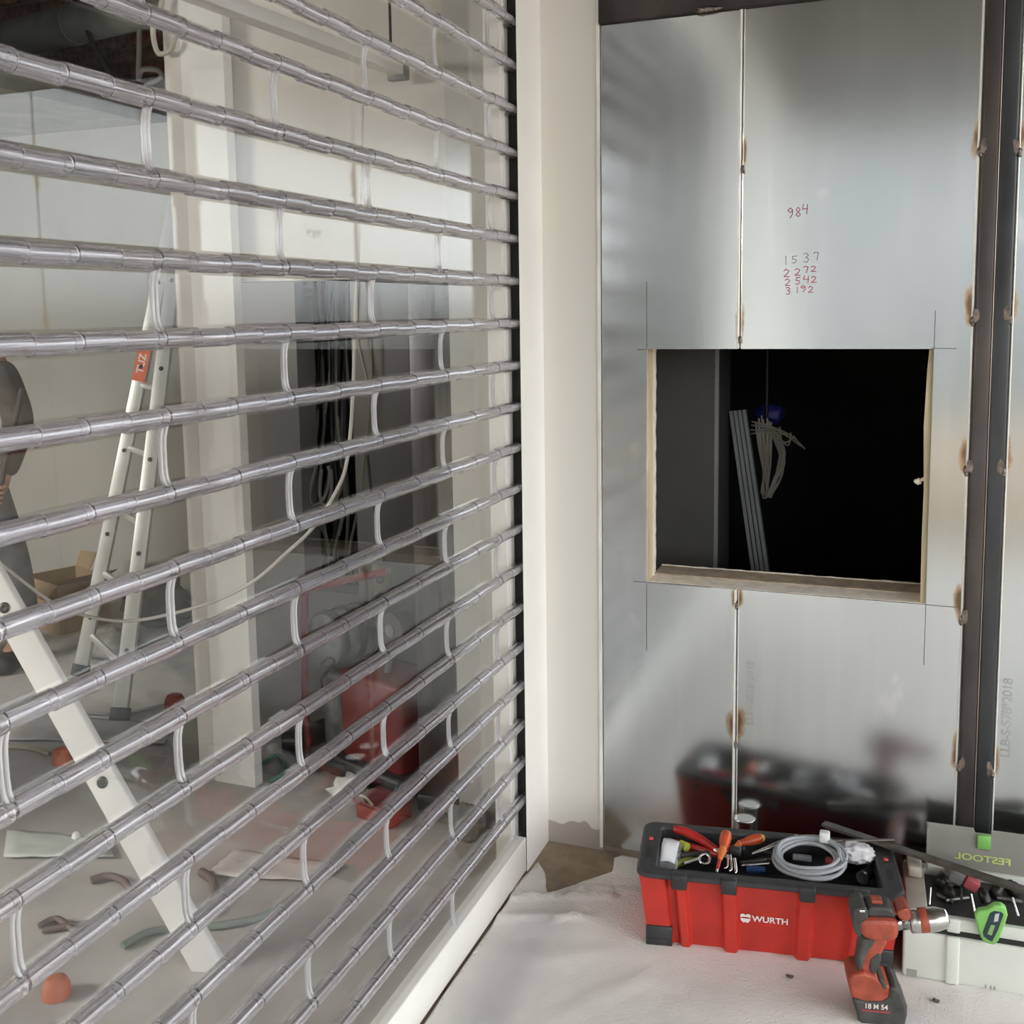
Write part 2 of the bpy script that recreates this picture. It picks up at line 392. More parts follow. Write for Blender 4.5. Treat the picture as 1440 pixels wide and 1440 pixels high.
# handwritten numbers in red marker
DG = {'0': [[(.5, 1), (.1, .7), (.1, .3), (.5, 0), (.9, .3), (.9, .7), (.5, 1)]], '1': [[(.5, 1), (.55, 0)]],
 '2': [[(.1, .75), (.4, 1), (.85, .8), (.7, .5), (.1, .05), (.95, .05)]], '3': [[(.1, .9), (.6, 1), (.8, .75), (.4, .55), (.85, .35), (.6, 0), (.1, .1)]],
 '4': [[(.3, 1), (.15, .5), (.9, .55)], [(.85, .95), (.75, 0)]], '5': [[(.9, 1), (.25, .95), (.2, .55), (.7, .55), (.8, .25), (.5, 0), (.1, .1)]],
 '7': [[(.1, .85), (.5, 1), (.9, .9), (.75, .5), (.65, 0)]], '8': [[(.5, .5), (.15, .75), (.5, 1), (.85, .75), (.5, .5), (.1, .2), (.5, 0), (.9, .2), (.5, .5)]],
 '9': [[(.85, .8), (.5, 1), (.1, .75), (.45, .5), (.85, .8), (.8, .3), (.45, -.1)]]}
MK1 = mat('faded_purple_marker', (0.33, 0.06, 0.10), 0.6); MK2 = mat('red_marker', (0.50, 0.05, 0.09), 0.6); MK3 = mat('grey_marker', (0.30, 0.22, 0.24), 0.6)
def writing(chars, m_):
    mm = MB()
    for ch, cx, cyy, w, h in chars:
        for st in DG[ch]:
            L = [(cx+(u-.5)*w, cyy+(.5-v)*h) for u, v in st]
            q = ribbon(pxw(L), 0.0019, m_, '', None); mm.add(q.v, q.f)
    o = mm.obj('handwriting', m_, wb); return o
writing([('9', 1111.5, 299, 9, 13), ('8', 1122.5, 298, 8, 13), ('4', 1132, 294, 10, 14)], MK1)
writing([('1', 1105, 366, 6, 12), ('5', 1117, 365, 9, 10), ('3', 1134, 362.5, 9, 13), ('7', 1147.5, 360, 9, 11)], MK3)
writing([('2', 1106, 384, 9, 11), ('2', 1121.5, 382.5, 9, 10), ('7', 1133, 379, 8, 9), ('2', 1144, 378, 8, 8)], MK2)
writing([('2', 1107.5, 397, 8, 10), ('5', 1122, 395, 8, 10), ('4', 1133.5, 393, 10, 10), ('2', 1144.5, 393, 8, 9)], MK2)
writing([('3', 1108.5, 409, 8, 10), ('1', 1121, 407.5, 5, 9), ('9', 1129.5, 405.5, 8, 8), ('2', 1140, 407, 8, 9)], MK2)
# faint ink-jet mill marks running up the sheets
INK = mat('faint_mill_ink', (0.50, 0.51, 0.51), 0.3, 0.9)
def mill(s, px, py, size):
    p = ony(px, py, YW)
    text_part('mill_mark', s, size, INK, wb, Matrix.Translation((p.x, YW-0.0006, p.z)) @ Matrix.Rotation(PI/2, 4, 'X') @ Matrix.Rotation(PI/2, 4, 'Z'))
mill('LLB-S-S7B*2018', 1055, 975, 0.026); mill('LLB-S-S7B*2018', 1416, 1010, 0.030)
# weld beads
def weld(x, z, s, y=YW-0.002):
    mm = MB(); mm.blob((x, y, z), (0.006*s, 0.004*s, 0.011*s), 2, 0.25, 2.5, seed=x*50+z*9); mm.blob((x+0.001, y-0.0015, z-0.006), (0.0045*s, 0.004*s, 0.006*s), 2, 0.3, 3, seed=z*31)
    return mm
for x, z in SW: weld(x, z, 0.85).obj('weld_bead', WELD, wb)
# chipped zinc beads by the hole edge
# dark beam across the top
bmT = thing('steel_beam', 'dark brown steel beam running above the zinc sheets at the top', 'beam', (0.3, YW, 2.221))
MB().rbox((-1.08, -0.012, 0.0), (1.4, 0.10, 0.30), 0.004).obj('beam_web', BEAM, bmT)
p = ony(996, 13, YW-0.012)
MB().blob((p.x-0.3, -0.014, p.z-2.221), (0.03, 0.006, 0.007), 2, 0.3, 3, seed=8).obj('weld_bead', WELD, bmT)

# dark welded post of two square tubes
post = thing('steel_post', 'dark mill-scale steel post of two joined tubes, weld marks on both edges', 'post', (0.161, YW, 0.0))
MB().rbox((-0.0365, -0.010, 0.0), (-0.0005, 0.03, 2.221), 0.005, seg=3).obj('square_tube', DARKSTEEL, post)
MB().rbox((0.0005, -0.010, 0.0), (0.0375, 0.03, 2.221), 0.005, seg=3).obj('square_tube', DARKSTEEL2, post)
MB().tube([(-.0000, -.0095, .01), (0, -.0095, 2.22)], .0012, 6).obj('joint_highlight', mat('highlight_line_tone', (.42, .34, .29), .35, .7, var=.2, scale=6), post)  # pale strip draws the highlight between the two tubes as colour
BURN = mat('ground_weld_patch', (0.20, 0.165, 0.14), 0.5, 0.6, var=0.25, scale=60)
for i, (x, z) in enumerate(PLW+PRW):
    o = weld(x-0.161, z, 1.0, -0.006).obj('weld_bead', WELD, post)
    sgn = 1 if i < len(PLW) else -1
    pts = []
    for k in range(14):
        a = 2*PI*k/14; rr = 1+0.25*noise.noise(Vector((k*1.3, i*2.7, 0)))*2
        pts.append((x-0.161+sgn*0.007+0.007*rr*math.cos(a), -0.0108, z+0.013+0.017*rr*math.sin(a)))
    MB().prism(pts, (0, 0.0007, 0)).obj('heat_patch', BURN, post)

# ================================================================== SHUTTER
PANE = thin_clear('clear_polycarbonate_pane', (0.965, 0.965, 0.97), 1.5)
KNUCK = glass('clear_polycarbonate_hinge', (0.99, 0.987, 1.0), 1.55, 0.008)
def cloud(m_, tfac, dfac, dcol):
    # scuffed plastic: part of the light goes straight through, part is scattered
    n, l = nt(m_); g_ = [x for x in n if x.type == 'BSDF_GLASS'][0]; o_ = [x for x in n if x.type == 'OUTPUT_MATERIAL'][0]
    t_ = n.new('ShaderNodeBsdfTransparent'); t_.inputs[0].default_value = (.95, .945, .97, 1)
    d_ = n.new('ShaderNodeBsdfDiffuse'); d_.inputs[0].default_value = (*dcol, 1)
    x_ = n.new('ShaderNodeMixShader'); x_.inputs[0].default_value = tfac; y_ = n.new('ShaderNodeMixShader'); y_.inputs[0].default_value = dfac
    l.new(g_.outputs[0], x_.inputs[1]); l.new(t_.outputs[0], x_.inputs[2]); l.new(x_.outputs[0], y_.inputs[1]); l.new(d_.outputs[0], y_.inputs[2]); l.new(y_.outputs[0], o_.inputs[0])
cloud(KNUCK, .15, .025, (.78, .76, .86))
BEAD = glass('clear_polycarbonate_edge', (0.99, 0.99, 1.0), 1.5, 0.08)
cloud(BEAD, .15, .35, (.84, .84, .86))
XR = -0.956; KS = XR/XS
Z0, PIT, SEG = 1.5+(0.2191-1.5)*KS, 0.1042*KS, 0.07413*KS
shutter = thing('roller_shutter', 'clear polycarbonate roller shutter of brick-bonded panes with hinge bars, white bottom rail', 'shutter', (XR, 0.2, 0.0))
PROF = [(0.0, 0.0120), (-0.0034, 0.0150), (-0.0045, 0.0175), (-0.0045, 0.0885), (-0.0034, 0.0910), (0.0, 0.0942)]
EPROF = [(0.001, 0.008), (0.0, 0.012), (-0.0030, 0.0160), (-0.0052, 0.0240), (-0.0062, 0.036), (-0.0064, 0.064), (-0.0054, 0.077), (-0.0030, 0.0875), (0.0, 0.095), (0.001, 0.0975)]
def pane_mesh(L):
    mm = MB(); t = 0.0016; ya, yb = 0.0012, L-0.0012
    for sgn in (1, -1):
        vs = []
        for x, z in PROF: vs += [(x+sgn*t, ya, z), (x+sgn*t, yb, z)]
        fs = [(2*i, 2*i+1, 2*i+3, 2*i+2) if sgn > 0 else (2*i, 2*i+2, 2*i+3, 2*i+1) for i in range(len(PROF)-1)]
        mm.add(vs, fs, False)
    me = bpy.data.meshes.new('panel'); me.from_pydata(mm.v, [], mm.f); me.materials.append(PANE)
    me.polygons.foreach_set('use_smooth', mm.sm)
    # outside normals: +x for the front face, -x for the back face
    me.update()
    flip = [p.index for p in me.polygons]
    bm = bmesh.new(); bm.from_mesh(me); bm.faces.ensure_lookup_table(); nf = len(bm.faces)//2
    for i, f in enumerate(bm.faces):
        f.normal_update(); want = 1 if i < nf else -1
        if f.normal.x*want < 0: f.normal_flip()
    bm.to_mesh(me); bm.free(); return me
def ring(mm, cx, cz, ya, yb, ro, ri, seg=18):
    vs = []
    for y in (ya, yb):
        for r in (ro, ri):
            for k in range(seg):
                a = 2*PI*k/seg; vs.append((cx+r*math.cos(a), y, cz+r*math.sin(a)))
    S = seg; fo = []; fi = []; ca = []
    for k in range(S):
        k2 = (k+1) % S
        fo.append((k, 2*S+k, 2*S+k2, k2)); fi.append((S+k, S+k2, 3*S+k2, 3*S+k))
    mm.add(vs, fo+fi, True)
def knuckle_spans(y0, L):
    k0 = math.floor((y0-1.139*KS)/SEG+1e-4); out = []
    for k in range(k0-1, k0+12):
        a, bb = max(1.139*KS+k*SEG-y0, 0.0005), min(1.139*KS+(k+1)*SEG-y0, L-0.0005)
        if bb-a > 0.006: out.append((a+0.0002, bb-0.0002, k % 2))
    return out
def ring_mesh(mm, name):
    me = bpy.data.meshes.new(name); me.from_pydata(mm.v, [], mm.f); me.materials.append(KNUCK)
    me.polygons.foreach_set('use_smooth', mm.sm); me.update(); return me
def knuckle_mesh(length):
    mm = MB(); ring(mm, 0, 0, 0, length, 0.0136, 0.0092); return ring_mesh(mm, 'hinge_knuckle')
def edge_mesh():
    mm = MB()
    mm.tube([(x+0.0005, 0, z) for x, z in EPROF], 0.0033, 10)
    return mm.mesh('edge_bead', BEAD)
cache = {}; kcache = {}; edge_me = edge_mesh(); knuckles = []
YEND = 2.526
for nrow in range(-1, 23):
    js = [v*KS for v in ([2.325, 1.732, 1.139, 0.546, -0.047] if nrow % 2 == 0 else [2.032, 1.439, 0.846, 0.253, -0.047])]
    e = YEND
    for j in js:
        y0, L, e0 = j, e-j, e; e = j
        key = round(L, 3)
        if key not in cache: cache[key] = pane_mesh(L)
        p = link('panel', cache[key], shutter); p.location = (0, y0-0.2, Z0+PIT*nrow)
        for y in (0.0042, L-0.0042)[:1 if e0 == YEND else 2]: link('edge_bead', edge_me, p).location = (0, y, 0)
        for a, bb, odd in knuckle_spans(y0, L):
            if nrow < 0 and not odd: continue
            loc = Vector((0.0006, a, 0.0011)) if not odd else Vector((-0.0006, a, PIT-0.0011))
            w = p.location+loc+Vector((XR, 0.2+(bb-a)/2, 0))-CAM; dz = w.dot(FWD)
            vis = dz > 0.2 and -0.02 < .5+FPX/1440*w.dot(RIGHT)/dz < 1 and -0.02 < CY/1440-FPX/1440*w.dot(UP)/dz < 1.02
            knuckles.append((0 if vis else 1, w.length, p, loc, bb-a))
knuckles.sort(key=lambda t: t[:2])
rest = MB()
for i, (hid, dist, p, loc, ln) in enumerate(knuckles):
    if i < 300:
        k = round(ln, 3)
        if k not in kcache: kcache[k] = knuckle_mesh(k)
        link('hinge_knuckle', kcache[k], p).location = loc
    else:
        c = p.location+loc; ring(rest, c.x, c.z, c.y, c.y+ln, 0.0136, 0.0092, 14)
tag(link('hinge_knuckle_rows', ring_mesh(rest, 'hinge_knuckle_rows'), shutter), kind='stuff')
rodm = MB().tube([(0, -0.24, 0), (0, 2.325, 0)], 0.0062, 14).mesh('hinge_rod', glass('clear_hinge_rod', (0.985, 0.98, 0.998), 1.55, 0.006))
clipm = MB().rbox((-0.004, 0, 0.016), (0.002, 0.014, 0.090), 0.0015).mesh('end_strip', mat('end_strip_white', (0.85, 0.85, 0.84), 0.4))  # narrow white upright strip in every row near the guide
for nrow in range(-1, 24):
    if nrow >= 0: link('hinge_rod', rodm, shutter).location = (0, 0, Z0+PIT*nrow)
    if nrow < 23:
        c = link('end_strip', clipm, shutter); c.location = (-0.008, 2.245, Z0+PIT*nrow)
MB().rbox((-0.020, -0.25, 0.006), (0.016, 2.297, 0.1005), 0.003).obj('bottom_rail', WHITE_ALU, shutter)
MB().box((-0.014, -0.25, 0.0), (0.010, 2.29, 0.007)).obj('bottom_seal', RUBBER, shutter)
# guide slot the pane ends run in
MB().box((-0.03, 2.330, 0.0), (0.013, 2.334, 2.95)).obj('guide_channel', RUBBER, shutter)

# ================================================================== FLOOR FLEECE
def fleece():
    out = [(-0.934, -1.4), (-0.934, 0.5), (-0.934, 1.3), (-0.934, 2.0), (-0.934, 2.34)]
    out += [tuple(onz(x, y)[:2]) for x, y in ((722, 1251), (735, 1236), (744, 1228), (757, 1213), (760, 1219), (766, 1228), (768, 1243), (771, 1258), (800, 1249), (830, 1239), (861, 1228), (864, 1208))]
    out += [(-0.72, 2.664), (-0.4, 2.662), (0.2, 2.664), (1.6, 2.664), (1.6, -1.4)]
    # densify + tear
    B = []
    for i, a in enumerate(out):
        b_ = out[(i+1) % len(out)]; a_ = Vector(a); bb = Vector(b_); L = (bb-a_).length; k = max(1, min(60, int(L/0.02)))
        for j in range(k):
            q = a_.lerp(bb, j/k)
            if 4 <= i <= 15 and j: q += Vector((noise.noise(Vector((q.x*60, q.y*60, 1))), noise.noise(Vector((q.x*60, q.y*60, 5)))))*0.006
            B.append(q)
    nb = len(B); pts = list(B)
    def inside(p):
        c = False
        for i in range(nb):
            a, b_ = B[i], B[i-1]
            if (a.y > p.y) != (b_.y > p.y) and p.x < (b_.x-a.x)*(p.y-a.y)/(b_.y-a.y)+a.x: c = not c
        return c
    def grid(x0, x1, y0, y1, st, skip=None):
        y = y0
        while y < y1:
            x = x0
            while x < x1:
                q = Vector((x+random.uniform(-.3, .3)*st, y+random.uniform(-.3, .3)*st))
                if not (skip and skip[0] < q.x < skip[1] and skip[2] < q.y < skip[3]) and inside(q): pts.append(q)
                x += st
            y += st
    near = (-0.93, 0.4, 1.75, 2.66)
    grid(*near, 0.014); grid(-0.93, 1.58, -1.38, 2.65, 0.06, near)
    r = delaunay_2d_cdt(pts, [(i, (i+1) % nb) for i in range(nb)], [], 1, 1e-5)
    creases = []
    for L, h, w in (([(712, 1267), (740, 1262), (775, 1262), (820, 1263), (862, 1262)], 0.014, 0.007), ([(815, 1253), (850, 1253), (890, 1254)], 0.009, 0.006),
                    ([(700, 1292), (760, 1290), (830, 1293)], 0.006, 0.015), ([(780, 1297), (792, 1292), (815, 1290)], 0.009, 0.006), ([(760, 1258), (766, 1245), (774, 1241)], 0.004, 0.007),
                    ([(690, 1330), (760, 1350), (860, 1340)], 0.003, 0.03), ([(780, 1440), (840, 1400), (900, 1380)], 0.003, 0.03)):
        creases.append(([Vector(onz(x, y)[:2]) for x, y in L], h, w))
    def height(p):
        z = 0.0045 + 0.0032*noise.noise(Vector((p.x*7, p.y*7, 0))) + 0.0011*noise.noise(Vector((p.x*28, p.y*28, 3)))
        for L, h, w in creases:
            best = 9
            for a, b_ in zip(L[:-1], L[1:]):
                ab = b_-a; t = max(0, min(1, (p-a).dot(ab)/ab.length_squared)); best = min(best, (p-(a+ab*t)).length)
            z += h*math.exp(-(best/w)**2)
        return max(z, 0.002)
    vs = [(v.x, v.y, height(v)) for v in r[0]]
    me = bpy.data.meshes.new('floor_fleece'); me.from_pydata(vs, [], [list(f) for f in r[2]])
    me.polygons.foreach_set('use_smooth', [True]*len(me.polygons))
    m_ = mat('white_fleece', (0.74, 0.715, 0.69), 0.95, var=0.035, scale=5, bump=0.5, bscale=160)
    me.materials.append(m_); bm = bmesh.new(); bm.from_mesh(me)
    for f in bm.faces:
        if f.normal.z < 0: f.normal_flip()
    bm.to_mesh(me); bm.free()
    o = link('floor_fleece', me); s = o.modifiers.new('thickness', 'SOLIDIFY'); s.thickness = 0.0018; s.offset = -1
    return tag(o, 'white protective floor fleece with torn corner under the toolbox and drill', 'floor covering')
fleece()
DUST = mat('dark_debris', (0.10, 0.08, 0.07), 0.8)
for (px, py, lab) in ((1111, 1375, 'dark wood chip on the white fleece left of the drill'), (1316, 1409, 'dark torn scrap on the white fleece right of the drill')):
    p = onz(px, py, 0.006); o = MB().blob((0, 0, 0.003), (0.008, 0.005, 0.003), 2, 0.5, 4, seed=px).obj('debris_scrap', DUST); o.location = p
    tag(o, lab, 'debris')
# ================================================================== TOOLBOX
TX, TY, TR = -0.304, 2.442, 0.1606
tb = thing('toolbox', 'open red plastic toolbox with black rim on the white fleece', 'toolbox', (TX, TY, 0), TR)
def fx(fr): return -0.295+0.59*fr
front = [(0.0, -0.118), (0.10, -0.118), (0.11, -0.106), (0.135, -0.106), (0.145, -0.124), (0.175, -0.124), (0.187, -0.108), (0.315, -0.108), (0.33, -0.126),
         (0.375, -0.126), (0.387, -0.108), (0.61, -0.108), (0.625, -0.126), (0.67, -0.126), (0.682, -0.108), (0.815, -0.108), (0.83, -0.124), (0.865, -0.124), (0.877, -0.106), (0.90, -0.106), (0.91, -0.118), (1.0, -0.118)]
plan = [(fx(a), y) for a, y in front]+[(0.295, 0.118), (-0.295, 0.118)]
mm = MB(); lv = [(0.004, 0.925, 0.90), (0.05, 0.945, 0.925), (0.12, 0.975, 0.965), (0.150, 0.985, 0.985), (0.178, 1.0, 1.0)]
vs = []; N = len(plan)
for z, kx, ky in lv: vs += [(x*kx, y*ky, z) for x, y in plan]
mm.add(vs, [(i*N+k, i*N+(k+1) % N, (i+1)*N+(k+1) % N, (i+1)*N+k) for i in range(len(lv)-1) for k in range(N)]+[tuple(reversed(range(N)))])
mm.obj('body', REDPL, tb, bevel=0.003)
def rrect(hx, hy, r, z, seg=5):
    P = []
    for cx, cy_, a0 in ((hx-r, hy-r, 0), (-hx+r, hy-r, PI/2), (-hx+r, -hy+r, PI), (hx-r, -hy+r, 1.5*PI)):
        for k in range(seg+1):
            a = a0+PI/2*k/seg; P.append((cx+r*math.cos(a), cy_+r*math.sin(a), z))
    return P
def frame_ring(mm, o1, i1, levels):
    """levels: list of loops already made (same count), stitched in order and closed"""
    n_ = len(levels[0]); vs = [p for L in levels for p in L]; k_ = len(levels)
    fs = [(i*n_+k, i*n_+(k+1) % n_, ((i+1) % k_)*n_+(k+1) % n_, ((i+1) % k_)*n_+k) for i in range(k_) for k in range(n_)]
    mm.add(vs, fs, False); return mm
mm = frame_ring(MB(), 0, 0, [rrect(.298, .122, .03, .175), rrect(.302, .127, .03, .179), rrect(.301, .126, .03, .188), rrect(.296, .121, .028, .192), rrect(.258, .101, .012, .192), rrect(.254, .098, .012, .186), rrect(.25, .095, .012, .095), rrect(.2515, .0965, .012, .095), rrect(.2525, .0975, .012, .175)])
mm.obj('rim', BLACKPL, tb)
MB().box((-.256, -.1, .09), (.256, .1, .0975)).obj('tray_floor', BLACKPL, tb)
for fr in (0.160, 0.352, 0.648, 0.848):
    MB().rbox((fx(fr)-.018, -.134, .158), (fx(fr)+.018, -.112, .1935), .004).obj('latch_clip', BLACKPL, tb)
for sx in (-1, 1):
    MB().rbox((sx*.248-.031, -.114, .0), (sx*.248+.031, -.085, .052), .004).obj('foot', BLACKPL, tb)
    MB().rbox((sx*.248-.02, -.116, .012), (sx*.248+.02, -.112, .022), .001).obj('foot_rib', BLACKPL, tb)
    MB().box((sx*.277-.007, -.06, .1915), (sx*.277+.007, -.012, .1925)).obj('handle_slot', RUBBER, tb)
    MB().box((sx*.277-.006, .018, .1915), (sx*.277+.006, .040, .1927)).obj('latch_slot', RUBBER, tb)
    tag(MB().rbox((sx*.277-.005, .024, .192), (sx*.277+.005, .036, .196), .0015).obj('latch_button', mat('bright_red_button', (0.75, 0.08, 0.09), 0.4), tb), 'red latch button')
# white lettering and emblem on the front panel
PRINT = mat('white_print', (0.85, 0.83, 0.80), 0.5, var=0.01)
Mlog = Matrix.Translation((fx(0.512), -0.1052, 0.090)) @ Matrix.Rotation(PI/2+0.062, 4, 'X')
text_part('lettering', 'WURTH', 0.0205, PRINT, tb, Mlog @ Matrix.Diagonal((1.08, 1, 1, 1)))
me = MB()
for P in ([(-1, .12), (-1, .75), (-.6, 1), (-.2, .9), (0, .62), (.2, .9), (.6, 1), (1, .75), (1, .12), (.4, .3), (-.4, .3)], [(-1, -.05), (1, -.05), (.9, -.5), (.5, -.95), (.2, -1), (0, -.7), (-.2, -1), (-.5, -.95), (-.9, -.5)]):
    me.prism([Mlog @ Vector((-.056+x*.0115, y*.0115, 0)) for x, y in P], (0, -.0004, 0))
me.obj('emblem', PRINT, tb)

# ---- things lying in the toolbox
def tl(px, py, z): return onz(px, py, z)
REDGRIP = mat('red_grip', (0.42, 0.02, 0.018), 0.35, var=0.1, scale=25)
ORANGEGRIP = mat('orange_red_grip', (0.55, 0.085, 0.025), 0.35, var=0.1, scale=25)
ORANGE2 = mat('orange_sleeve', (0.75, 0.20, 0.05), 0.4)
GREYCABLE = mat('grey_cable_sheath', (0.36, 0.38, 0.41), 0.45, var=0.04)
YGREEN = mat('yellow_green_plastic', (0.50, 0.58, 0.08), 0.5, var=0.1)
def curve(pts, n_=10):
    P = [Vector(p) for p in pts]; out = []
    for i in range(len(P)-1):
        p0, p1, p2, p3 = P[max(i-1, 0)], P[i], P[i+1], P[min(i+2, len(P)-1)]
        for k in range(n_):
            t = k/n_; out.append(0.5*((2*p1)+(-p0+p2)*t+(2*p0-5*p1+4*p2-p3)*t*t+(-p0+3*p1-3*p2+p3)*t**3))
    out.append(P[-1]); return out
def at0(p): p = Vector(p); return p
pl = thing('pliers', 'red-handled pliers lying across the left half of the toolbox', 'pliers')
A = curve([tl(948, 1166, .19), tl(962, 1169, .19), tl(985, 1180, .18), tl(1008, 1195, .17)]); n_ = len(A)
MB().tube(A, [0.006+0.0055*math.sin(PI*min(1, 0.15+i/n_*.8)) for i in range(n_)], 12).obj('handle', REDGRIP, pl)
A = curve([tl(944, 1186, .15), tl(965, 1190, .155), tl(988, 1196, .16), tl(1010, 1202, .165)])
MB().tube(A, [0.006+0.005*math.sin(PI*min(1, 0.15+i/n_*.8)) for i in range(len(A))], 12).obj('handle', REDGRIP, pl)
mb_ = MB().tube([tl(1005, 1195, .17), tl(1016, 1203, .165), tl(1026, 1208, .16)], [.006, .009, .004], 10); mb_.obj('jaws', BRIGHTSTEEL, pl)
def screwdriver(label, pa, pb, pc, pd, r, cap=None):
    t = thing('screwdriver', label, 'screwdriver', group=None)
    A = [pa.lerp(pb, k/10) for k in range(11)]
    MB().tube(A, [r*q for q in (.55, .9, 1, 1.02, 1, .98, .95, .9, .8, .66, .6)], 14).obj('handle', ORANGEGRIP, t)
    B = [pb.lerp(pc, k/6) for k in range(7)]
    MB().tube(B, [r*q for q in (.6, .7, .66, .55, .45, .38, .34)], 12).obj('collar', ORANGE2, t)
    MB().tube([pc, pd], r*.3, 8).obj('shaft', REDGRIP, t)
    MB().tube([pd, pd+(pd-pc).normalized()*.012], r*.22, 8).obj('tip', BRIGHTSTEEL, t)
    if cap: MB().tube([pa+(pa-pb).normalized()*.004, pa, pa+(pb-pa).normalized()*.004], [r*.4, r*.7, r*.85], 12).obj('end_cap', cap, t)
screwdriver('orange-red screwdriver pointing at the front rim, in the middle of the toolbox', tl(1022, 1171, .205), tl(1017, 1193, .195), tl(1012, 1210, .187), tl(1009, 1222, .18), .0145)
screwdriver('orange-red screwdriver with yellow end cap, lying behind the hex keys', tl(1073, 1178, .185), tl(1042, 1185, .178), tl(1034, 1189, .172), tl(1022, 1196, .165), .0125, mat('yellow_cap', (0.8, 0.42, 0.08), 0.4))
# clear pouch with white label
pch = thing('clear_pouch', 'clear plastic pouch with a white label at the left end of the toolbox', 'pouch')
q = [tl(922, 1176, .172), tl(962, 1183, .172), tl(952, 1222, .165), tl(913, 1219, .165)]
mm = MB(); G = 9; rows = []
for i in range(G+1):
    for j in range(G+1):
        a = q[0].lerp(q[1], j/G); b_ = q[3].lerp(q[2], j/G); v = a.lerp(b_, i/G)
        v = v+Vector((0, 0, .022*math.sin(PI*i/G)*math.sin(PI*j/G)+.003*noise.noise(Vector((i*.7, j*.7, 0))))); rows.append(v)
fs = [(i*(G+1)+j, i*(G+1)+j+1, (i+1)*(G+1)+j+1, (i+1)*(G+1)+j) for i in range(G) for j in range(G)]
mm.add(rows, fs, True); o = mm.obj('pouch_film', thin_clear('crumpled_film', (.8, .82, .82), 1.5, .12, .25, (.7, .72, .72)), pch)
o.modifiers.new('thickness', 'SOLIDIFY').thickness = .001
mm = MB(); sub = [rows[i*(G+1)+j]+Vector((0, -.001, .0025)) for i in range(1, G) for j in range(3, G)]
W_ = G-3; mm.add(sub, [(i*W_+j, i*W_+j+1, (i+1)*W_+j+1, (i+1)*W_+j) for i in range(G-2) for j in range(W_-1)], True)
o = mm.obj('paper_label', mat('white_paper', (0.82, 0.83, 0.86), 0.8, var=.01), pch); o.modifiers.new('thickness', 'SOLIDIFY').thickness = .0006
tag(MB().tube([tl(925, 1182, .180), tl(918, 1214, .178)], .0025, 8).obj('zip_strip', mat('grey_zip', (.45, .46, .47), .5), pch), None)
hl = thing('highlighter', 'yellow-green marker pen beside the clear pouch in the toolbox', 'marker')
MB().tube([tl(957, 1187, .165), tl(966, 1192, .165)], [.011, .012], 12).obj('cap', YGREEN, hl)
MB().tube([tl(940, 1176, .15), tl(957, 1187, .16)], .010, 12).obj('barrel', mat('dark_red_barrel', (0.2, 0.03, 0.03), 0.5), hl)
fo = thing('folding_knife', 'olive-green handled knife under the ring spanner', 'knife')
MB().tube(curve([tl(948, 1216, .15), tl(965, 1211, .15), tl(982, 1206, .15)]), [.006]*3+[.009]*15+[.006]*3, 10).obj('handle', mat('olive_handle', (0.30, 0.32, 0.06), .5), fo)
MB().rbox(tuple(tl(982, 1208, .148)), tuple(tl(982, 1208, .148)+Vector((.03, .012, .004))), .001).obj('blade', BRIGHTSTEEL, fo)
bar = MB().tube([tl(945, 1203, .16), tl(1012, 1200, .162)], .0075, 10).obj('file_handle', BLACKPL)
tag(bar, 'black round file handle behind the ring spanner in the toolbox', 'file')
# ring spanner
sp_ = thing('ring_spanner', 'small steel ring spanner at the front of the toolbox', 'spanner')
c = tl(991, 1208, .17)
ringp = [c+Vector((.0125*math.cos(a), .0125*math.sin(a), .006*math.sin(a))) for a in [2*PI*k/20 for k in range(20)]]
MB().tube(ringp, .0036, 8, closed=True).obj('ring', BRIGHTSTEEL, sp_)
MB().tube([c+Vector((-.012, -.003, 0)), tl(963, 1215, .155)], [.004, .0055], 8).obj('shank', BRIGHTSTEEL, sp_)
# hex keys
for i, (a, b_, c_) in enumerate((((1023, 1203), (1023, 1218), (1018, 1221)), ((1027, 1203), (1029, 1221), (1025, 1225)), ((1033, 1208), (1035, 1224), (1033, 1228)))):
    A = curve([tl(*a, .185), tl(*b_, .180), tl(*c_, .178)], 6)
    o = MB().tube(A, .0028+.0006*i, 6).obj('hex_key', BRIGHTSTEEL)
    tag(o, ('leftmost and thinnest of the three bent hex keys over the front rim', 'middle one of the three bent hex keys over the front rim', 'rightmost of the three bent hex keys over the front rim')[i], 'hex key', 'hex keys over the front rim')
hk = MB().rbox(tuple(tl(1024, 1202, .176)), tuple(tl(1024, 1202, .176)+Vector((.03, .022, .016))), .004).obj('hex_key_holder', BLACKPL); tag(hk, 'black hex key holder behind the bright hex keys', 'holder')
for i, px in enumerate((1045, 1057, 1070)):
    p = tl(px, 1201, .135)
    o = MB().lathe([(.0085, 0), (.0095, .004), (.0095, .026), (.0065, .027), (.006, .015)], 16).obj('socket', mat('black_socket', (.04, .042, .045), .35, .6)); o.location = p
    tag(o, ('black impact socket nearest the hex keys', 'middle one of the three black impact sockets', 'black impact socket nearest the cable coil')[i], 'socket', 'black sockets in the toolbox')
bd = thing('blue_screwdriver', 'blue-handled tool beside the front rim, left of the cable coil', 'tool')
MB().tube([tl(1050, 1222, .155), tl(1076, 1224, .155)], [.009, .008], 12).obj('handle', mat('blue_handle', (.02, .06, .20), .4), bd)
MB().tube([tl(1043, 1217, .16), tl(1082, 1214, .165)], .0028, 8).obj('shaft', BRIGHTSTEEL, bd)
tw = thing('tweezers', 'long steel tweezers sticking out behind the cable coil', 'tweezers')
MB().tube([tl(1058, 1200, .165), tl(1090, 1186, .19), tl(1121, 1174, .205)], [.0025, .003, .0022], 6).obj('prong', BRIGHTSTEEL, tw)
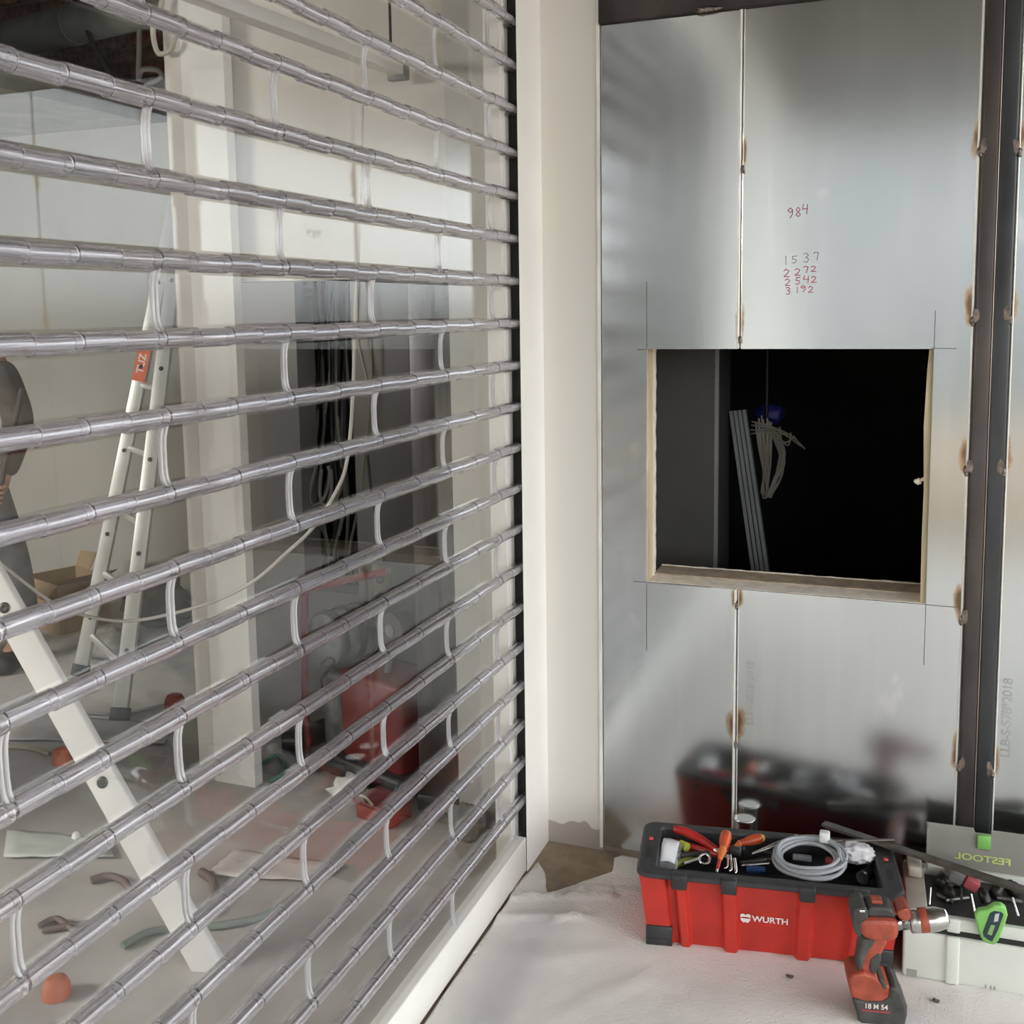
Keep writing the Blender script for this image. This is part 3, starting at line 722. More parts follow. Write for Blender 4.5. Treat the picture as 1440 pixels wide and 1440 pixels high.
MB().tube([tl(1058, 1201, .165), tl(1092, 1189, .19), tl(1123, 1178, .205)], [.0025, .003, .0022], 6).obj('prong', BRIGHTSTEEL, tw)
# more dark tools along the tray
wp = thing('water_pump_pliers', 'black water pump pliers lying along the rear wall of the toolbox', 'pliers')
MB().tube(curve([tl(988, 1176, .16), tl(1040, 1186, .155), tl(1076, 1194, .155)]), .007, 10).obj('handle', BLACKPL, wp)
MB().tube(curve([tl(1000, 1182, .145), tl(1044, 1192, .145), tl(1074, 1198, .15)]), .007, 10).obj('handle', BLACKPL, wp)
MB().rbox((-.02, -.012, -.006), (.022, .012, .006), .004, M=Matrix.Translation(tl(1084, 1198, .152)) @ Matrix.Rotation(-.2, 4, 'Z')).obj('jaw', mat('oily_steel', (.12, .12, .12), .35, .8), wp)
aw = thing('adjustable_spanner', 'dull grey adjustable spanner between the black sockets and the front rim', 'spanner')
MB().tube([tl(1040, 1213, .135), tl(1082, 1208, .14)], [.006, .008], 8).obj('shank', mat('oily_steel', (0, 0, 0)), aw)
MB().rbox((-.012, -.014, -.006), (.016, .014, .006), .003, M=Matrix.Translation(tl(1086, 1207, .142))).obj('head', mat('oily_steel', (0, 0, 0)), aw)
# coil of grey cable
cc = thing('cable_coil', 'coil of grey cable with a white tie on top of the toolbox', 'cable')
A = []; turns = 7; cen = tl(1138, 1207, .195)
for k in range(turns*36):
    t = k/36; a = 2*PI*t; lay = int(t); rj = .0035*math.sin(lay*2.4)
    rx, ry = .083-.0075*(lay % 4)+rj, .074-.0075*(lay % 4)+rj
    A.append(cen+Vector((rx*math.cos(a)+.004*math.sin(lay*1.7), ry*math.sin(a)+.004*math.cos(lay*2.9), .006*(lay//2)+.010*math.sin(a+.6)+.002*math.sin(3*a+lay)-.004)))
MB().tube(A, .0046, 8).obj('cable', GREYCABLE, cc)
p = cen+Vector((.03, .058, .03))
MB().rbox((-.012, -.012, -.012), (.012, .012, .014), .004, M=Matrix.Translation(p)).obj('cable_tie', mat('white_tie', (.75, .76, .76), .6), cc)
MB().rbox((-.022, -.007, -.006), (.022, .007, .006), .002, M=Matrix.Translation(tl(1128, 1206, .165)) @ Matrix.Rotation(.1, 4, 'Z')).obj('plug', mat('pale_plug', (.42, .45, .50), .5), cc)
MB().rbox((-.009, -.009, -.006), (.009, .009, .006), .003, M=Matrix.Translation(tl(1166, 1210, .165))).obj('plug_sleeve', mat('dull_red_sleeve', (.35, .05, .06), .5), cc)
# white cloth
g = MB().blob((0, 0, 0), (.045, .038, .022), 4, .16, 2.2, seed=4).obj('work_glove', mat('offwhite_cloth', (.60, .59, .61), .95, var=.05, scale=30, bump=.6, bscale=90)); g.location = tl(1203, 1198, .190); g.rotation_euler = (0, .15, .5)
tag(g, 'crumpled off-white cloth at the right end of the toolbox', 'cloth')
to = thing('torch', 'grey torch lying in front of the off-white cloth', 'torch')
MB().tube([tl(1232, 1220, .15), tl(1222, 1228, .15), tl(1214, 1233, .15)], [.012, .013, .016], 14).obj('barrel', mat('grey_metal_paint', (.10, .105, .11), .3, .5), to)
MB().tube([tl(1214, 1233, .15), tl(1212, 1234.5, .15)], [.016, .0155], 14).obj('lens_ring', BRIGHTSTEEL, to)
o = MB().tube([tl(1237, 1201, .17), tl(1241, 1245, .17)], .002, 6).obj('steel_rule', BRIGHTSTEEL); tag(o, 'thin steel rule standing at the right end of the toolbox', 'ruler')
# steel bars laid across the box backs
ang = thing('steel_bar', 'long dark flat steel bar lying slanted across the toolbox and the grey case', 'bar')
a, b_ = ony(1158, 1158, 2.62), ony(1470, 1261, 2.44)
d = (b_-a).normalized(); side = d.cross(Vector((0, 0, 1))).normalized(); up = side.cross(d)
mb_ = MB().prism([a-side*.012-up*.003, a+side*.012-up*.003, a+side*.012+up*.003, a-side*.012+up*.003], b_-a); mb_.obj('flat_leg', mat('raw_bar_steel', (.16, .145, .125), .45, .7, var=.15, scale=30), ang)
MB().prism([a-side*.012-up*.016, a-side*.009-up*.016, a-side*.009+up*.003, a-side*.012+up*.003], b_-a).obj('upright_leg', mat('raw_bar_steel', (0, 0, 0)), ang)
o = MB().tube([onz(1100, 1184, .198), onz(1258, 1181, .215)], .004, 8).obj('threaded_rod', mat('raw_bar_steel', (0, 0, 0))); tag(o, 'thin steel rod on the rear rim of the toolbox under the flat bar', 'rod')
# tin between toolbox and wall
tp = ony(1047, 1150, 2.635)
tin = thing('steel_tin', 'round bright steel tin standing behind the toolbox against the zinc sheet', 'tin', (tp.x, 2.636, 0))
MB().lathe([(.028, 0), (.0285, .003), (.0275, .006), (.0275, tp.z-.012), (.0285, tp.z-.008), (.0285, tp.z-.003), (.0275, tp.z)], 28).obj('body', BRIGHTSTEEL, tin)
MB().lathe([(.0278, tp.z-.002), (.0285, tp.z), (.026, tp.z+.002), (.0245, tp.z-.001), (.0, tp.z-.0005)], 28).obj('lid', CHROME, tin)

# ================================================================== DRILL
DP = Vector((-0.032, 2.216, 0)); DA = math.radians(12)
DD = Vector((math.cos(DA), math.sin(DA), 0)); DN = Vector((-math.sin(DA), math.cos(DA), 0))
dr = thing('cordless_drill', 'red and black cordless drill standing on its battery on the white fleece', 'drill', DP, DA)
def dpl(px, py, off=0.0):
    d_ = ray(px, py); t = (DP+DN*off-CAM).dot(DN)/d_.dot(DN); p = CAM+d_*t
    return Vector(((p-DP).dot(DD), (p-DP).dot(DN), p.z))
def dprism(name, P, th, m_, bev=.004, y=0.0):
    pts = [dpl(*p) for p in P]
    return MB().prism([p+Vector((0, y-th/2-p.y, 0)) for p in pts], (0, th, 0)).obj(name, m_, dr, bevel=bev)
DRED = mat('worn_drill_red', (0.32, 0.062, 0.032), .5, var=.14, scale=35, bump=.1, bscale=150)
DBLK = mat('worn_drill_black', (.045, .045, .042), .6, var=.2, scale=40, bump=.1, bscale=200)
DGRN = mat('worn_grip_grey', (.06, .062, .058), .7, var=.2, scale=40)
dprism('battery', [(1194, 1388), (1200, 1408), (1203, 1420), (1208, 1424), (1226, 1427), (1262, 1429), (1268, 1425), (1271, 1412), (1271, 1400), (1266, 1390), (1263, 1380), (1255, 1373), (1247, 1372), (1246, 1386), (1236, 1392), (1215, 1392)], .078, DBLK, .006)
dprism('battery_shoe', [(1189, 1362), (1191, 1376), (1194, 1390), (1216, 1397), (1238, 1400), (1247, 1391), (1248, 1376), (1246, 1371), (1238, 1370), (1228, 1360), (1212, 1354), (1196, 1357)], .07, DRED, .008)
dprism('handle', [(1204, 1360), (1208, 1335), (1211, 1316), (1217, 1309), (1247, 1310), (1245, 1322), (1238, 1336), (1230, 1350), (1228, 1364), (1216, 1366)], .042, DRED, .010)
dprism('grip_pad', [(1203, 1358), (1206, 1330), (1211, 1312), (1231, 1312), (1225, 1322), (1217, 1334), (1213, 1345), (1210, 1358)], .046, DGRN, .006)
dprism('trigger', [(1219, 1352), (1221, 1341), (1226, 1336), (1232, 1331), (1237, 1334), (1236, 1344), (1231, 1357), (1228, 1363), (1221, 1360)], .046, DBLK, .004)
dprism('motor_housing', [(1205, 1284), (1214, 1281), (1240, 1281), (1256, 1283), (1260, 1290), (1260, 1308), (1250, 1312), (1232, 1313), (1212, 1308), (1206, 1300)], .068, DRED, .010)
dprism('rear_cap', [(1196, 1272), (1199, 1266), (1212, 1264), (1217, 1270), (1217, 1281), (1208, 1286), (1208, 1304), (1204, 1306), (1199, 1300), (1196, 1288)], .064, DBLK, .006)
dprism('top_shell', [(1216, 1272), (1220, 1266), (1250, 1268), (1256, 1275), (1257, 1283), (1240, 1281), (1216, 1281)], .05, DBLK, .006)
tag(dprism('gear_selector', [(1224, 1262), (1240, 1263), (1240, 1270), (1224, 1269)], .024, DRED, .003), None)
dprism('belt_hook', [(1256, 1275), (1268, 1268), (1275, 1268), (1278, 1284), (1272, 1288), (1262, 1284)], .05, DRED, .005)
dprism('lamp_lug', [(1232, 1362), (1240, 1366), (1243, 1374), (1240, 1378), (1236, 1374)], .05, DBLK, .003, -.012)
tag(dprism('rear_badge', [(1205, 1268), (1213, 1268), (1213, 1271), (1205, 1271)], .066, BRIGHTSTEEL, .001), 'small bright badge')
ax0, ax1 = dpl(1258, 1297), dpl(1334, 1291); dch = (ax1-ax0).normalized(); Lc = (ax1-ax0).length
def chuck(name, prof, m_):
    Mc = Matrix.Translation(ax0) @ Vector((0, 0, 1)).rotation_difference(dch).to_matrix().to_4x4()
    return MB().lathe([(r, h*Lc) for r, h in prof], 28, Mc).obj(name, m_, dr)
R_ = .0245
chuck('gear_collar', [(.013, -.02), (.016, .0), (.016, .1), (.0145, .11), (.0145, .13), (.0165, .14), (.0165, .27)], mat('dark_chrome', (.35, .36, .36), .2, 1.0))
chuck('chuck_sleeve', [(.014, .26), (R_*.9, .27), (R_, .29), (R_, .45)], CHROME)
chuck('red_band', [(R_*1.01, .455), (R_*1.02, .46), (R_*1.02, .60), (R_*1.01, .605)], DRED)
chuck('chuck_nose', [(R_, .61), (R_, .74), (R_*.97, .79), (R_*.80, .93), (R_*.74, .97), (R_*.5, .985), (R_*.45, 1.0), (.004, 1.0)], CHROME)
pt = dpl(1232, 1416, -.0395)
text_part('battery_lettering', '18 M 54', .0155, mat('pale_red_white_print', (.72, .60, .58), .6), dr, Matrix.Translation((pt.x, -.0397, pt.z)) @ Matrix.Rotation(PI/2, 4, 'X') @ Matrix.Diagonal((.92, 1, 1, 1)))
MB().box((pt.x-.028, -.0394, pt.z-.0125), (pt.x+.028, -.0385, pt.z-.0085)).obj('battery_stripe', mat('dull_red_print', (.30, .05, .055), .6), dr)

# ================================================================== GREY CASE
CX, CYY, CR = 0.0085, 2.366, 0.045
ca = thing('tool_case', 'pale grey plastic tool case with open clear lid and green latch beside the toolbox', 'case', (CX, CYY, 0), CR)
GREY = mat('pale_grey_plastic', (.66, .675, .63), .45, var=.03, scale=6)
BEIGE = mat('beige_inner_plastic', (.42, .38, .32), .6, var=.05)
GREEN = mat('bright_green_plastic', (.21, .50, .12), .4, var=.06, scale=12)
NAVY = mat('dark_navy_plastic', (.02, .045, .055), .4)
MB().rbox((0, 0, .004), (.44, .235, .114), .005).obj('base_box', GREY, ca)
MB().box((.012, .006, .113), (.43, .225, .131)).obj('shadow_gap', RUBBER, ca)
for nm, a, b_ in (('front_rim', (.006, -.002, .130), (.44, .014, .158)), ('rear_rim', (.006, .221, .130), (.44, .235, .158)), ('side_rim', (.004, .012, .130), (.05, .223, .157)), ('side_rim', (.41, .012, .130), (.44, .223, .157))):
    MB().rbox(a, b_, .003).obj(nm, GREY if 'side' not in nm else BEIGE, ca)
MB().rbox((.012, .15, .157), (.044, .222, .185), .006).obj('inner_block', BEIGE, ca)
for z0_, z1_, y_ in ((.006, .117, -.008), (.128, .160, -.009)):
    MB().rbox((.088, y_, z0_), (.116, .004, z1_), .004).obj('front_rib', GREY, ca)
MB().box((.008, -.001, .006), (.03, .002, .022)).obj('corner_recess', mat('recess_grey', (.28, .29, .27), .6), ca)
for x in (.17, .18, .188): MB().box((x, -.001, .008), (x+.003, .002, .016)).obj('foot_slot', mat('recess_grey', (0, 0, 0)), ca)
MB().box((.05, .012, .12), (.41, .222, .134)).obj('tray_floor', BLACKPL, ca)
# lid, hinged at the back, standing up
LA = -0.10
def lidp(px, py):
    """point on the lid plane (through the hinge line, leaning back)"""
    P0 = parent_world(ca) @ Vector((0, .232, .155)); Nn = (parent_world(ca).to_3x3() @ Vector((0, math.cos(LA), math.sin(LA))))
    d_ = ray(px, py); t = (P0-CAM).dot(Nn)/d_.dot(Nn); return local(ca, CAM+d_*t)
tlp = lidp(1303, 1156); blp = lidp(1306, 1225)
LIDM = thin_clear('smoky_clear_lid', (.80, .81, .78), 1.5, .15, .5, (.44, .43, .39))
mm = MB()
zt, zb = tlp.z, .155
ytop = tlp.y
def lq(x, z): return Vector((x, .232+(z-.155)*math.tan(-LA), z))
n1, n2 = lidp(1372, 1161).x, lidp(1394, 1170).x
P = [lq(tlp.x, zb), lq(.46, zb), lq(.46, zt), lq(n2, zt), lq(n2, zt-.010), lq(n1, zt-.010), lq(n1-.004, zt), lq(tlp.x, zt)]
mm.prism(P, (0, .003, 0)); lid = mm.obj('lid_panel', LIDM, ca)
MB().prism([lq(tlp.x, zb), lq(tlp.x+.004, zb), lq(tlp.x+.004, zt), lq(tlp.x, zt)], (0, -.028, 0)).obj('lid_flange', LIDM, ca)
MB().rbox(tuple(lq(n1+.004, zt-.045)-Vector((0, .006, 0))), tuple(lq(n2-.001, zt-.012)+Vector((0, .003, 0))), .002).obj('lid_catch', GREEN, ca)
pc_ = lidp(1382, 1208)
Ml = Matrix.Translation((pc_.x, pc_.y-.0012, pc_.z)) @ Matrix.Rotation(PI/2+LA, 4, 'X') @ Matrix.Diagonal((-1.35, 1, -1, 1))
text_part('lid_lettering', 'FESTOOL', .022, mat('faded_green_print', (.55, .66, .22), .6), ca, Ml)
# rotary latch on the front
def lpz(px, py):
    P0 = parent_world(ca) @ Vector((0, -.014, 0)); Nn = parent_world(ca).to_3x3() @ Vector((0, 1, 0))
    d_ = ray(px, py); t = (P0-CAM).dot(Nn)/d_.dot(Nn); return local(ca, CAM+d_*t)
def lprism(name, P, y, th, m_, bev):
    pts = [lpz(*p) for p in P]; return MB().prism([Vector((p.x, y, p.z)) for p in pts], (0, th, 0)).obj(name, m_, ca, bevel=bev)
lprism('latch', [(1370, 1286), (1376, 1280), (1388, 1278), (1398, 1272), (1408, 1272), (1415, 1277), (1417, 1286), (1413, 1300), (1404, 1322), (1398, 1328), (1386, 1325), (1379, 1318), (1374, 1302)], -.019, .02, GREEN, .004)
lprism('latch_inlay', [(1392, 1282), (1398, 1279), (1408, 1281), (1411, 1284), (1403, 1306), (1395, 1322), (1390, 1320), (1383, 1315), (1382, 1309)], -.0205, .003, NAVY, .001)
lprism('latch_symbol', [(1399, 1283), (1405, 1282), (1403, 1293), (1397, 1294)], -.0212, .002, mat('latch_grey_print', (.55, .57, .6), .5), 0)
lprism('latch_symbol', [(1393, 1298), (1399, 1299), (1394, 1313), (1388, 1311)], -.0212, .002, mat('latch_green_print', (.25, .42, .16), .5), 0)
# contents of the case
def cbx(px, py, z): return onz(px, py, z)
rb = thing('bit_packet', 'clear bit packet with a red end in the grey case', 'packet')
p = cbx(1366, 1243, .165)
MB().rbox((-.016, -.012, -.012), (.016, .012, .014), .004, M=Matrix.Translation(p) @ Matrix.Rotation(.4, 4, 'Y')).obj('red_end', mat('dusky_red', (.42, .08, .09), .5), rb)
MB().rbox((-.028, -.014, -.014), (.0, .014, .018), .004, M=Matrix.Translation(p+Vector((-.018, .0, .008))) @ Matrix.Rotation(.4, 4, 'Y')).obj('clear_end', thin_clear('dusty_clear', (.75, .74, .74), 1.5, .1, .35, (.4, .38, .38)), rb)
for i, (a, b_, r, lab) in enumerate((((1366, 1257), (1371, 1282), .0026, 'thin steel drill bit upright beside the red-ended packet'), ((1424, 1262), (1432, 1288), .003, 'steel drill bit standing to the right of the green latch'),
        ((1309, 1248), (1307, 1272), .0024, 'shortest steel drill bit at the left end of the grey case'), ((1352, 1250), (1352, 1265), .003, 'pale drill bit below the red-ended packet'))):
    o = MB().tube([cbx(*a, .178), cbx(*b_, .148)], [r*.7, r], 8).obj('drill_bit', BRIGHTSTEEL); tag(o, lab, 'drill bit')
for i, (px, py, sx, lab) in enumerate(((1322, 1240, .02, 'dark steel hole saw at the left of the grey case'), (1335, 1258, .018, 'dark bit holder in front of the hole saw'), (1385, 1262, .016, 'dark bit holder just left of the green latch'),
        (1400, 1255, .02, 'dark clamp piece behind the green latch'), (1425, 1252, .022, 'dark grey holder at the right edge of the grey case'), (1345, 1235, .018, 'dark steel nut block behind the bit packet'))):
    p = cbx(px, py, .145)
    o = MB().lathe([(sx*.7, -.01), (sx*.75, .0), (sx*.75, .012), (sx*.5, .014), (sx*.45, .022), (.003, .0225)], 12).obj('bit_holder', mat('oily_black_steel', (.035, .033, .03), .4, .6, var=.3, scale=60)); o.location = p; o.rotation_euler = (.3*math.sin(i*2), .5*math.cos(i*3), i)
    tag(o, lab, 'tool part')

# ================================================================== ROOM BEHIND THE CUT-OUT
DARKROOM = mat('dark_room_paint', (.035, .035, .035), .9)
m = MB()
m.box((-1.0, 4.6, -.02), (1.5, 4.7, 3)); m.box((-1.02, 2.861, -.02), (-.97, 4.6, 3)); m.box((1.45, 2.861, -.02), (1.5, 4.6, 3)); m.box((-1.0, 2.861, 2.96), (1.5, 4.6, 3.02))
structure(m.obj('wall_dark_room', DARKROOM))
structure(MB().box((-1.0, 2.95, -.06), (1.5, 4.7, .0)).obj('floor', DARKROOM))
yp = 3.25
xa = ony(1013, 490, yp).x; zb_ = 0.0
par = thing('plasterboard_partition', 'grey plasterboard partition inside the cut-out, pale edge on its right', 'partition', (xa, yp, 0))
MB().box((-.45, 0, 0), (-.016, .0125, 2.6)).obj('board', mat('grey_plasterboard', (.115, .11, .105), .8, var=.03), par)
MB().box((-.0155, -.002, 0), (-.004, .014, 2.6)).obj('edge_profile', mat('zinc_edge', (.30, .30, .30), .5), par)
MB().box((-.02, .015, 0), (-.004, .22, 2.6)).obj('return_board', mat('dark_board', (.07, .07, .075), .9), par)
for (px, py) in ((1006, 515), (1006, 529), (1008, 645), (1008, 734), (1006, 782)):
    q = ony(px, py, yp); MB().lathe([(.004, 0), (.004, .0012), (0.0, .001)], 8, Matrix.Translation((q.x-xa, -.0003, q.z)) @ Matrix.Rotation(PI/2, 4, 'X')).obj('screw_head', RUBBER, par)
yb = 3.42
for i in range(4):
    ta, tb_ = ony(1027.5+6.2*i, 578-.6*i, yb), ony(1061+6.6*i, 818, yb-.10)
    dd = (tb_-ta); dd = dd/abs(dd.z); foot = tb_+dd*(tb_.z-.0); 
    t = thing('metal_stud', ('leftmost of the four pale metal studs leaning in the cut-out', 'second from left of the four pale metal studs leaning in the cut-out', 'third from left of the four pale metal studs leaning in the cut-out', 'rightmost of the four pale metal studs leaning in the cut-out')[i], 'stud', foot, 0, 'metal studs leaning in the cut-out')
    v = ta-foot; L = v.length; Mx = Vector((0, 0, 1)).rotation_difference(v).to_matrix().to_4x4()
    ST = mat('galvanised_stud', (.25, .275, .275), .5, .2)
    MB().box((-.0055, 0, 0), (.0055, .002, L), M=Mx).obj('web', ST, t)
    MB().box((-.0055, .002, 0), (-.0045, .03, L), M=Mx).obj('flange', ST, t)
    MB().box((.0045, .002, 0), (.0055, .03, L), M=Mx).obj('flange', ST, t)
wc = thing('cable_bundle', 'loops of pale cable hanging in the dark cut-out beside the studs', 'cable')
WCAB = mat('pale_cable', (.45, .42, .36), .6)
for i in range(9):
    r_ = random.uniform
    A = curve([ony(1062+i*3+r_(-2, 2), 590+r_(-6, 6), 3.6), ony(1068+i*2, 640+r_(-8, 8), 3.58), ony(1072+r_(-4, 10), 695+r_(-10, 8), 3.55), ony(1090+r_(-6, 4), 690+r_(-20, 4), 3.55), ony(1100+r_(-4, 4), 640+r_(-10, 20), 3.57), ony(1092+r_(-8, 8), 605+r_(-6, 6), 3.6)], 7)
    MB().tube(A, .0035, 6).obj('cable', WCAB, wc)
for i in range(5):
    r_ = random.uniform; A = curve([ony(1058+r_(-4, 4), 594+i*4+r_(-4, 4), 3.6), ony(1085, 597+i*4+r_(-6, 6), 3.58), ony(1108+r_(-5, 5), 608+i*4+r_(-5, 5), 3.56), ony(1132-i*5, 632-i*5+r_(-4, 4), 3.55)], 7); MB().tube(A, .003, 6).obj('cable', WCAB, wc)
MB().tube([ony(1078, 590, 3.62), ony(1078, 590, 3.62)*1+Vector((0, 0, 1.5))], .006, 6).obj('hanging_cable', BLACKPL, wc)
o = MB().blob(ony(1082, 582, 3.66), (.05, .03, .035), 3, .25, 2, seed=2).obj('blue_wire_bundle', mat('deep_blue_sheath', (.02, .03, .22), .5)); tag(o, 'blue wire bundle above the pale cable loops in the cut-out', 'cable')

# ================================================================== SHOP ROOM BEHIND THE SHUTTER
YB = 4.4
ZC = ony(0, 194, YB).z; XE = onz(62, 138, ZC).x
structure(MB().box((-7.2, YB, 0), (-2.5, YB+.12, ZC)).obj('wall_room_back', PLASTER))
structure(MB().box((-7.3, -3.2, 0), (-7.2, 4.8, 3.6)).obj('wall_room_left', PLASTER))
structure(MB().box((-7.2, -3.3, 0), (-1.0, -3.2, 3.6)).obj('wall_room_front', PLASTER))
structure(MB().box((-7.2, -3.2, ZC), (XE, YB+.12, ZC+.10)).obj('ceiling', mat('ceiling_board', (.40, .39, .36), .85)))
structure(MB().box((-7.2, -3.2, 3.6), (-1.0, 4.9, 3.7)).obj('ceiling', mat('raw_slab', (.16, .15, .14), .9)))
structure(MB().box((-1.0, -3.2, 0), (XS, -.08, 3.6)).obj('wall_facade', WHITE))
structure(MB().box((-1.25, -.08, 2.64), (-.93, 2.503, 2.95)).obj('wall_shutter_head', WHITE))
# partitions at the far end of the shutter
structure(MB().box((-2.147, 2.74, 1.60), (-1.236, 2.82, 3.6)).obj('wall_lintel', PLASTER_W))
structure(MB().box((-1.236, 2.72, 0), (-1.025, 2.80, 3.6)).obj('wall_end', mat('end_wall_grey', (.52, .51, .48), .8, var=.02)))
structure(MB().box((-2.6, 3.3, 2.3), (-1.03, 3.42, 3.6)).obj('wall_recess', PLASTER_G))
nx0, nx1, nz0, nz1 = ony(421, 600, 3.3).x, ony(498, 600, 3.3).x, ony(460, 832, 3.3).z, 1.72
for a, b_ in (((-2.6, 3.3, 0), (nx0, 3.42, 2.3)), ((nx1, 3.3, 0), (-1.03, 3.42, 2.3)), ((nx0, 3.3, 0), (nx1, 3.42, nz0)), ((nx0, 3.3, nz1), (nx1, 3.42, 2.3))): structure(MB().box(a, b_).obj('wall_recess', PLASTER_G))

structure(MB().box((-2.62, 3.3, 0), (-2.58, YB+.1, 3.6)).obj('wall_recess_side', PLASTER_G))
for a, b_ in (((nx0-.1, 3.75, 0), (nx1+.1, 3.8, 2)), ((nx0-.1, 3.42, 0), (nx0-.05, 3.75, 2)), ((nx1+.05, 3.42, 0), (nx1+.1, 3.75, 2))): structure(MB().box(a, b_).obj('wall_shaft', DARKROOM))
# upright board beside the opening, film-wrapped dark post
o = thing('plasterboard_strip', 'tall pale plasterboard strip standing upright behind the shutter panes', 'board', (-2.04, 2.70, 0))
MB().box((-.108, -.012, 0), (-.045, .028, 2.6)).obj('face_board', mat('board_face_a', (.60, .575, .53), .8, var=.03), o)
MB().box((-.045, -.016, 0), (.108, .024, 2.6)).obj('face_board', mat('board_face_b', (.74, .73, .69), .8, var=.02), o)
o = thing('wrapped_post', 'dark brown film-wrapped post at the right of the room opening', 'post', (-1.304, 2.745, 0))
MB().rbox((-.066, -.022, 0), (.066, .03, 1.62), .006).obj('profile', mat('film_wrapped_brown', (.055, .048, .043), .35, .1, var=.35, scale=12, stretch=(2, 2, .3)), o)
MB().rbox((-.072, -.026, 0), (.072, .034, .05), .004).obj('foot', BLACKPL, o)
# bricks of the unplastered wall above the suspended ceiling
bw = structure(MB().box((-7.2, 4.56, ZC-.3), (-2.3, 4.75, 3.6)).obj('wall_upper', mat('dark_mortar', (.24, .21, .18), .95)))
BR = [mat('old_brick_%s' % c, col, .9, var=.25, scale=25, bump=.3) for c, col in (('red', (.34, .13, .09)), ('brown', (.26, .15, .11)), ('dark', (.17, .11, .09)), ('sooty', (.22, .16, .12)))]
bme = [MB().rbox((0, -.02, 0), (.215, .02, .062), .004, seg=1).mesh('brick', b_) for b_ in BR]
row = 0; z = ZC-.02
while z < 3.45:
    x = -5.9+(.11 if row % 2 else 0)
    while x < -2.75:
        o = link('brick', random.choice(bme), bw); o.location = (x, 4.565+random.uniform(-.006, .004), z); o.rotation_euler = (0, random.uniform(-.01, .01), 0); x += .228
    z += .075; row += 1
# duct and loose cables in the void
dk = thing('ventilation_duct', 'round grey sheet-metal duct crossing the open ceiling void at the top left', 'duct')
DM = mat('duct_zinc', (.45, .48, .45), .45, .6, var=.1)
A, B_ = ony(-60, 75, 4.15), ony(195, 12, 3.9); B_ = B_+(B_-A)*.6
MB().tube([A+(A-B_)*.5, B_], .088, 24).obj('pipe', DM, dk)
for t in (.12, .42, .72):
    q = A.lerp(B_, t); d_ = (B_-A).normalized(); MB().tube([q-d_*.02, q+d_*.02], .093, 24).obj('joint_band', DM, dk)
MB().tube([A.lerp(B_, .42)+Vector((0, 0, .08)), Vector((*A.lerp(B_, .42).xy, 3.6))], .006, 6).obj('hanger', BLACKPL, dk)
for i, (P, r, m_, lab) in enumerate((([(117, 5), (120, 30), (130, 60), (150, 95), (165, 140)], .012, BLACKPL, 'thick black cable hanging from the duct in the ceiling void'),
        ([(228, 0), (224, 20), (215, 40), (222, 74), (240, 70), (246, 52)], .008, WCAB, 'pale cable loop hanging at the top edge of the plasterboard strip'),
        ([(198, -60), (196, 60), (195, 110), (200, 98), (222, 99), (226, 110), (205, 122), (240, 130)], .012, mat('grey_pipe', (.35, .34, .32), .6), 'bent grey pipe end in the ceiling void'))):
    o = MB().tube(curve([ony(x, y, 3.9 if i != 1 else 2.66) for x, y in P], 8), r, 8).obj(('hanging_cable', 'cable_loop', 'bent_pipe')[i], m_); tag(o, lab, ('cable', 'cable', 'pipe')[i])
# white channel under the lintel
ch = thing('cable_channel', 'long white metal channel hanging overhead behind the top panes', 'channel')
a, b_ = onx(300, 0, -1.36), onx(560, 98, -1.36); d_ = (b_-a)
MB().rbox((-.022, 0, -.016), (.022, (d_*1.9).length, .016), .002, M=Matrix.Translation(b_-d_*1.9) @ d_.to_track_quat('Y', 'Z').to_matrix().to_4x4()).obj('profile', WHITE_ALU, ch)
for t in (.05, .9): 
    q = b_-d_*t; MB().tube([q, Vector((q.x, q.y, 3.6))], .004, 6).obj('hanger', BLACKPL, ch)
MB().rbox((-.03, -.012, -.03), (.03, .012, .03), .004, M=Matrix.Translation(b_)).obj('end_bracket', mat('grey_bracket', (.2, .2, .19), .5), ch)

# ---- ladder
ld = thing('stepladder', 'aluminium ladder with an orange sticker standing at the left behind the shutter', 'ladder')
ALU = mat('ladder_aluminium', (.60, .61, .59), .42, .65, var=.04)
fL, fR = onz(112, 950), onz(168, 1014)
tL, tR = ony(224, 398, 3.62), ony(243, 396, 3.50)
def stile(name, a, b_, w, t_, m_, parent, face):
    d_ = (b_-a); L = d_.length; z_ = d_.normalized(); x_ = (face-z_*face.dot(z_)).normalized(); y_ = z_.cross(x_)
    Mx = Matrix.Translation(a) @ Matrix((x_, y_, z_)).transposed().to_4x4()
    return MB().rbox((-w/2, -t_/2, 0), (w/2, t_/2, L), .004, M=Mx).obj(name, m_, parent), Mx, L
face = RIGHT.copy(); face.z = 0
for nm, f_, t_ in (('l', fL, tL), ('r', fR, tR)):
    o, Mx, L = stile('stile', f_, t_+(t_-f_)*.25, .058, .025, ALU, ld, face)
    for k in range(5):
        MB().lathe([(.009, 0), (.009, .003), (0, .004)], 10, Mx @ Matrix.Translation((0, -.0128, L*(.12+.17*k))) @ Matrix.Rotation(PI/2, 4, 'X')).obj('rivet', RUBBER, ld)
    MB().rbox((-.034, -.02, 0), (.034, .02, .05), .006, M=Mx).obj('foot', BLACKPL, ld)
for k in range(7):
    t = .1+.16*k; a, b_ = fL.lerp(tL, t), fR.lerp(tR, t)
    MB().tube([a+Vector((0, .02, 0)), b_+Vector((0, .02, 0))], .014, 8).obj('rung', ALU, ld)
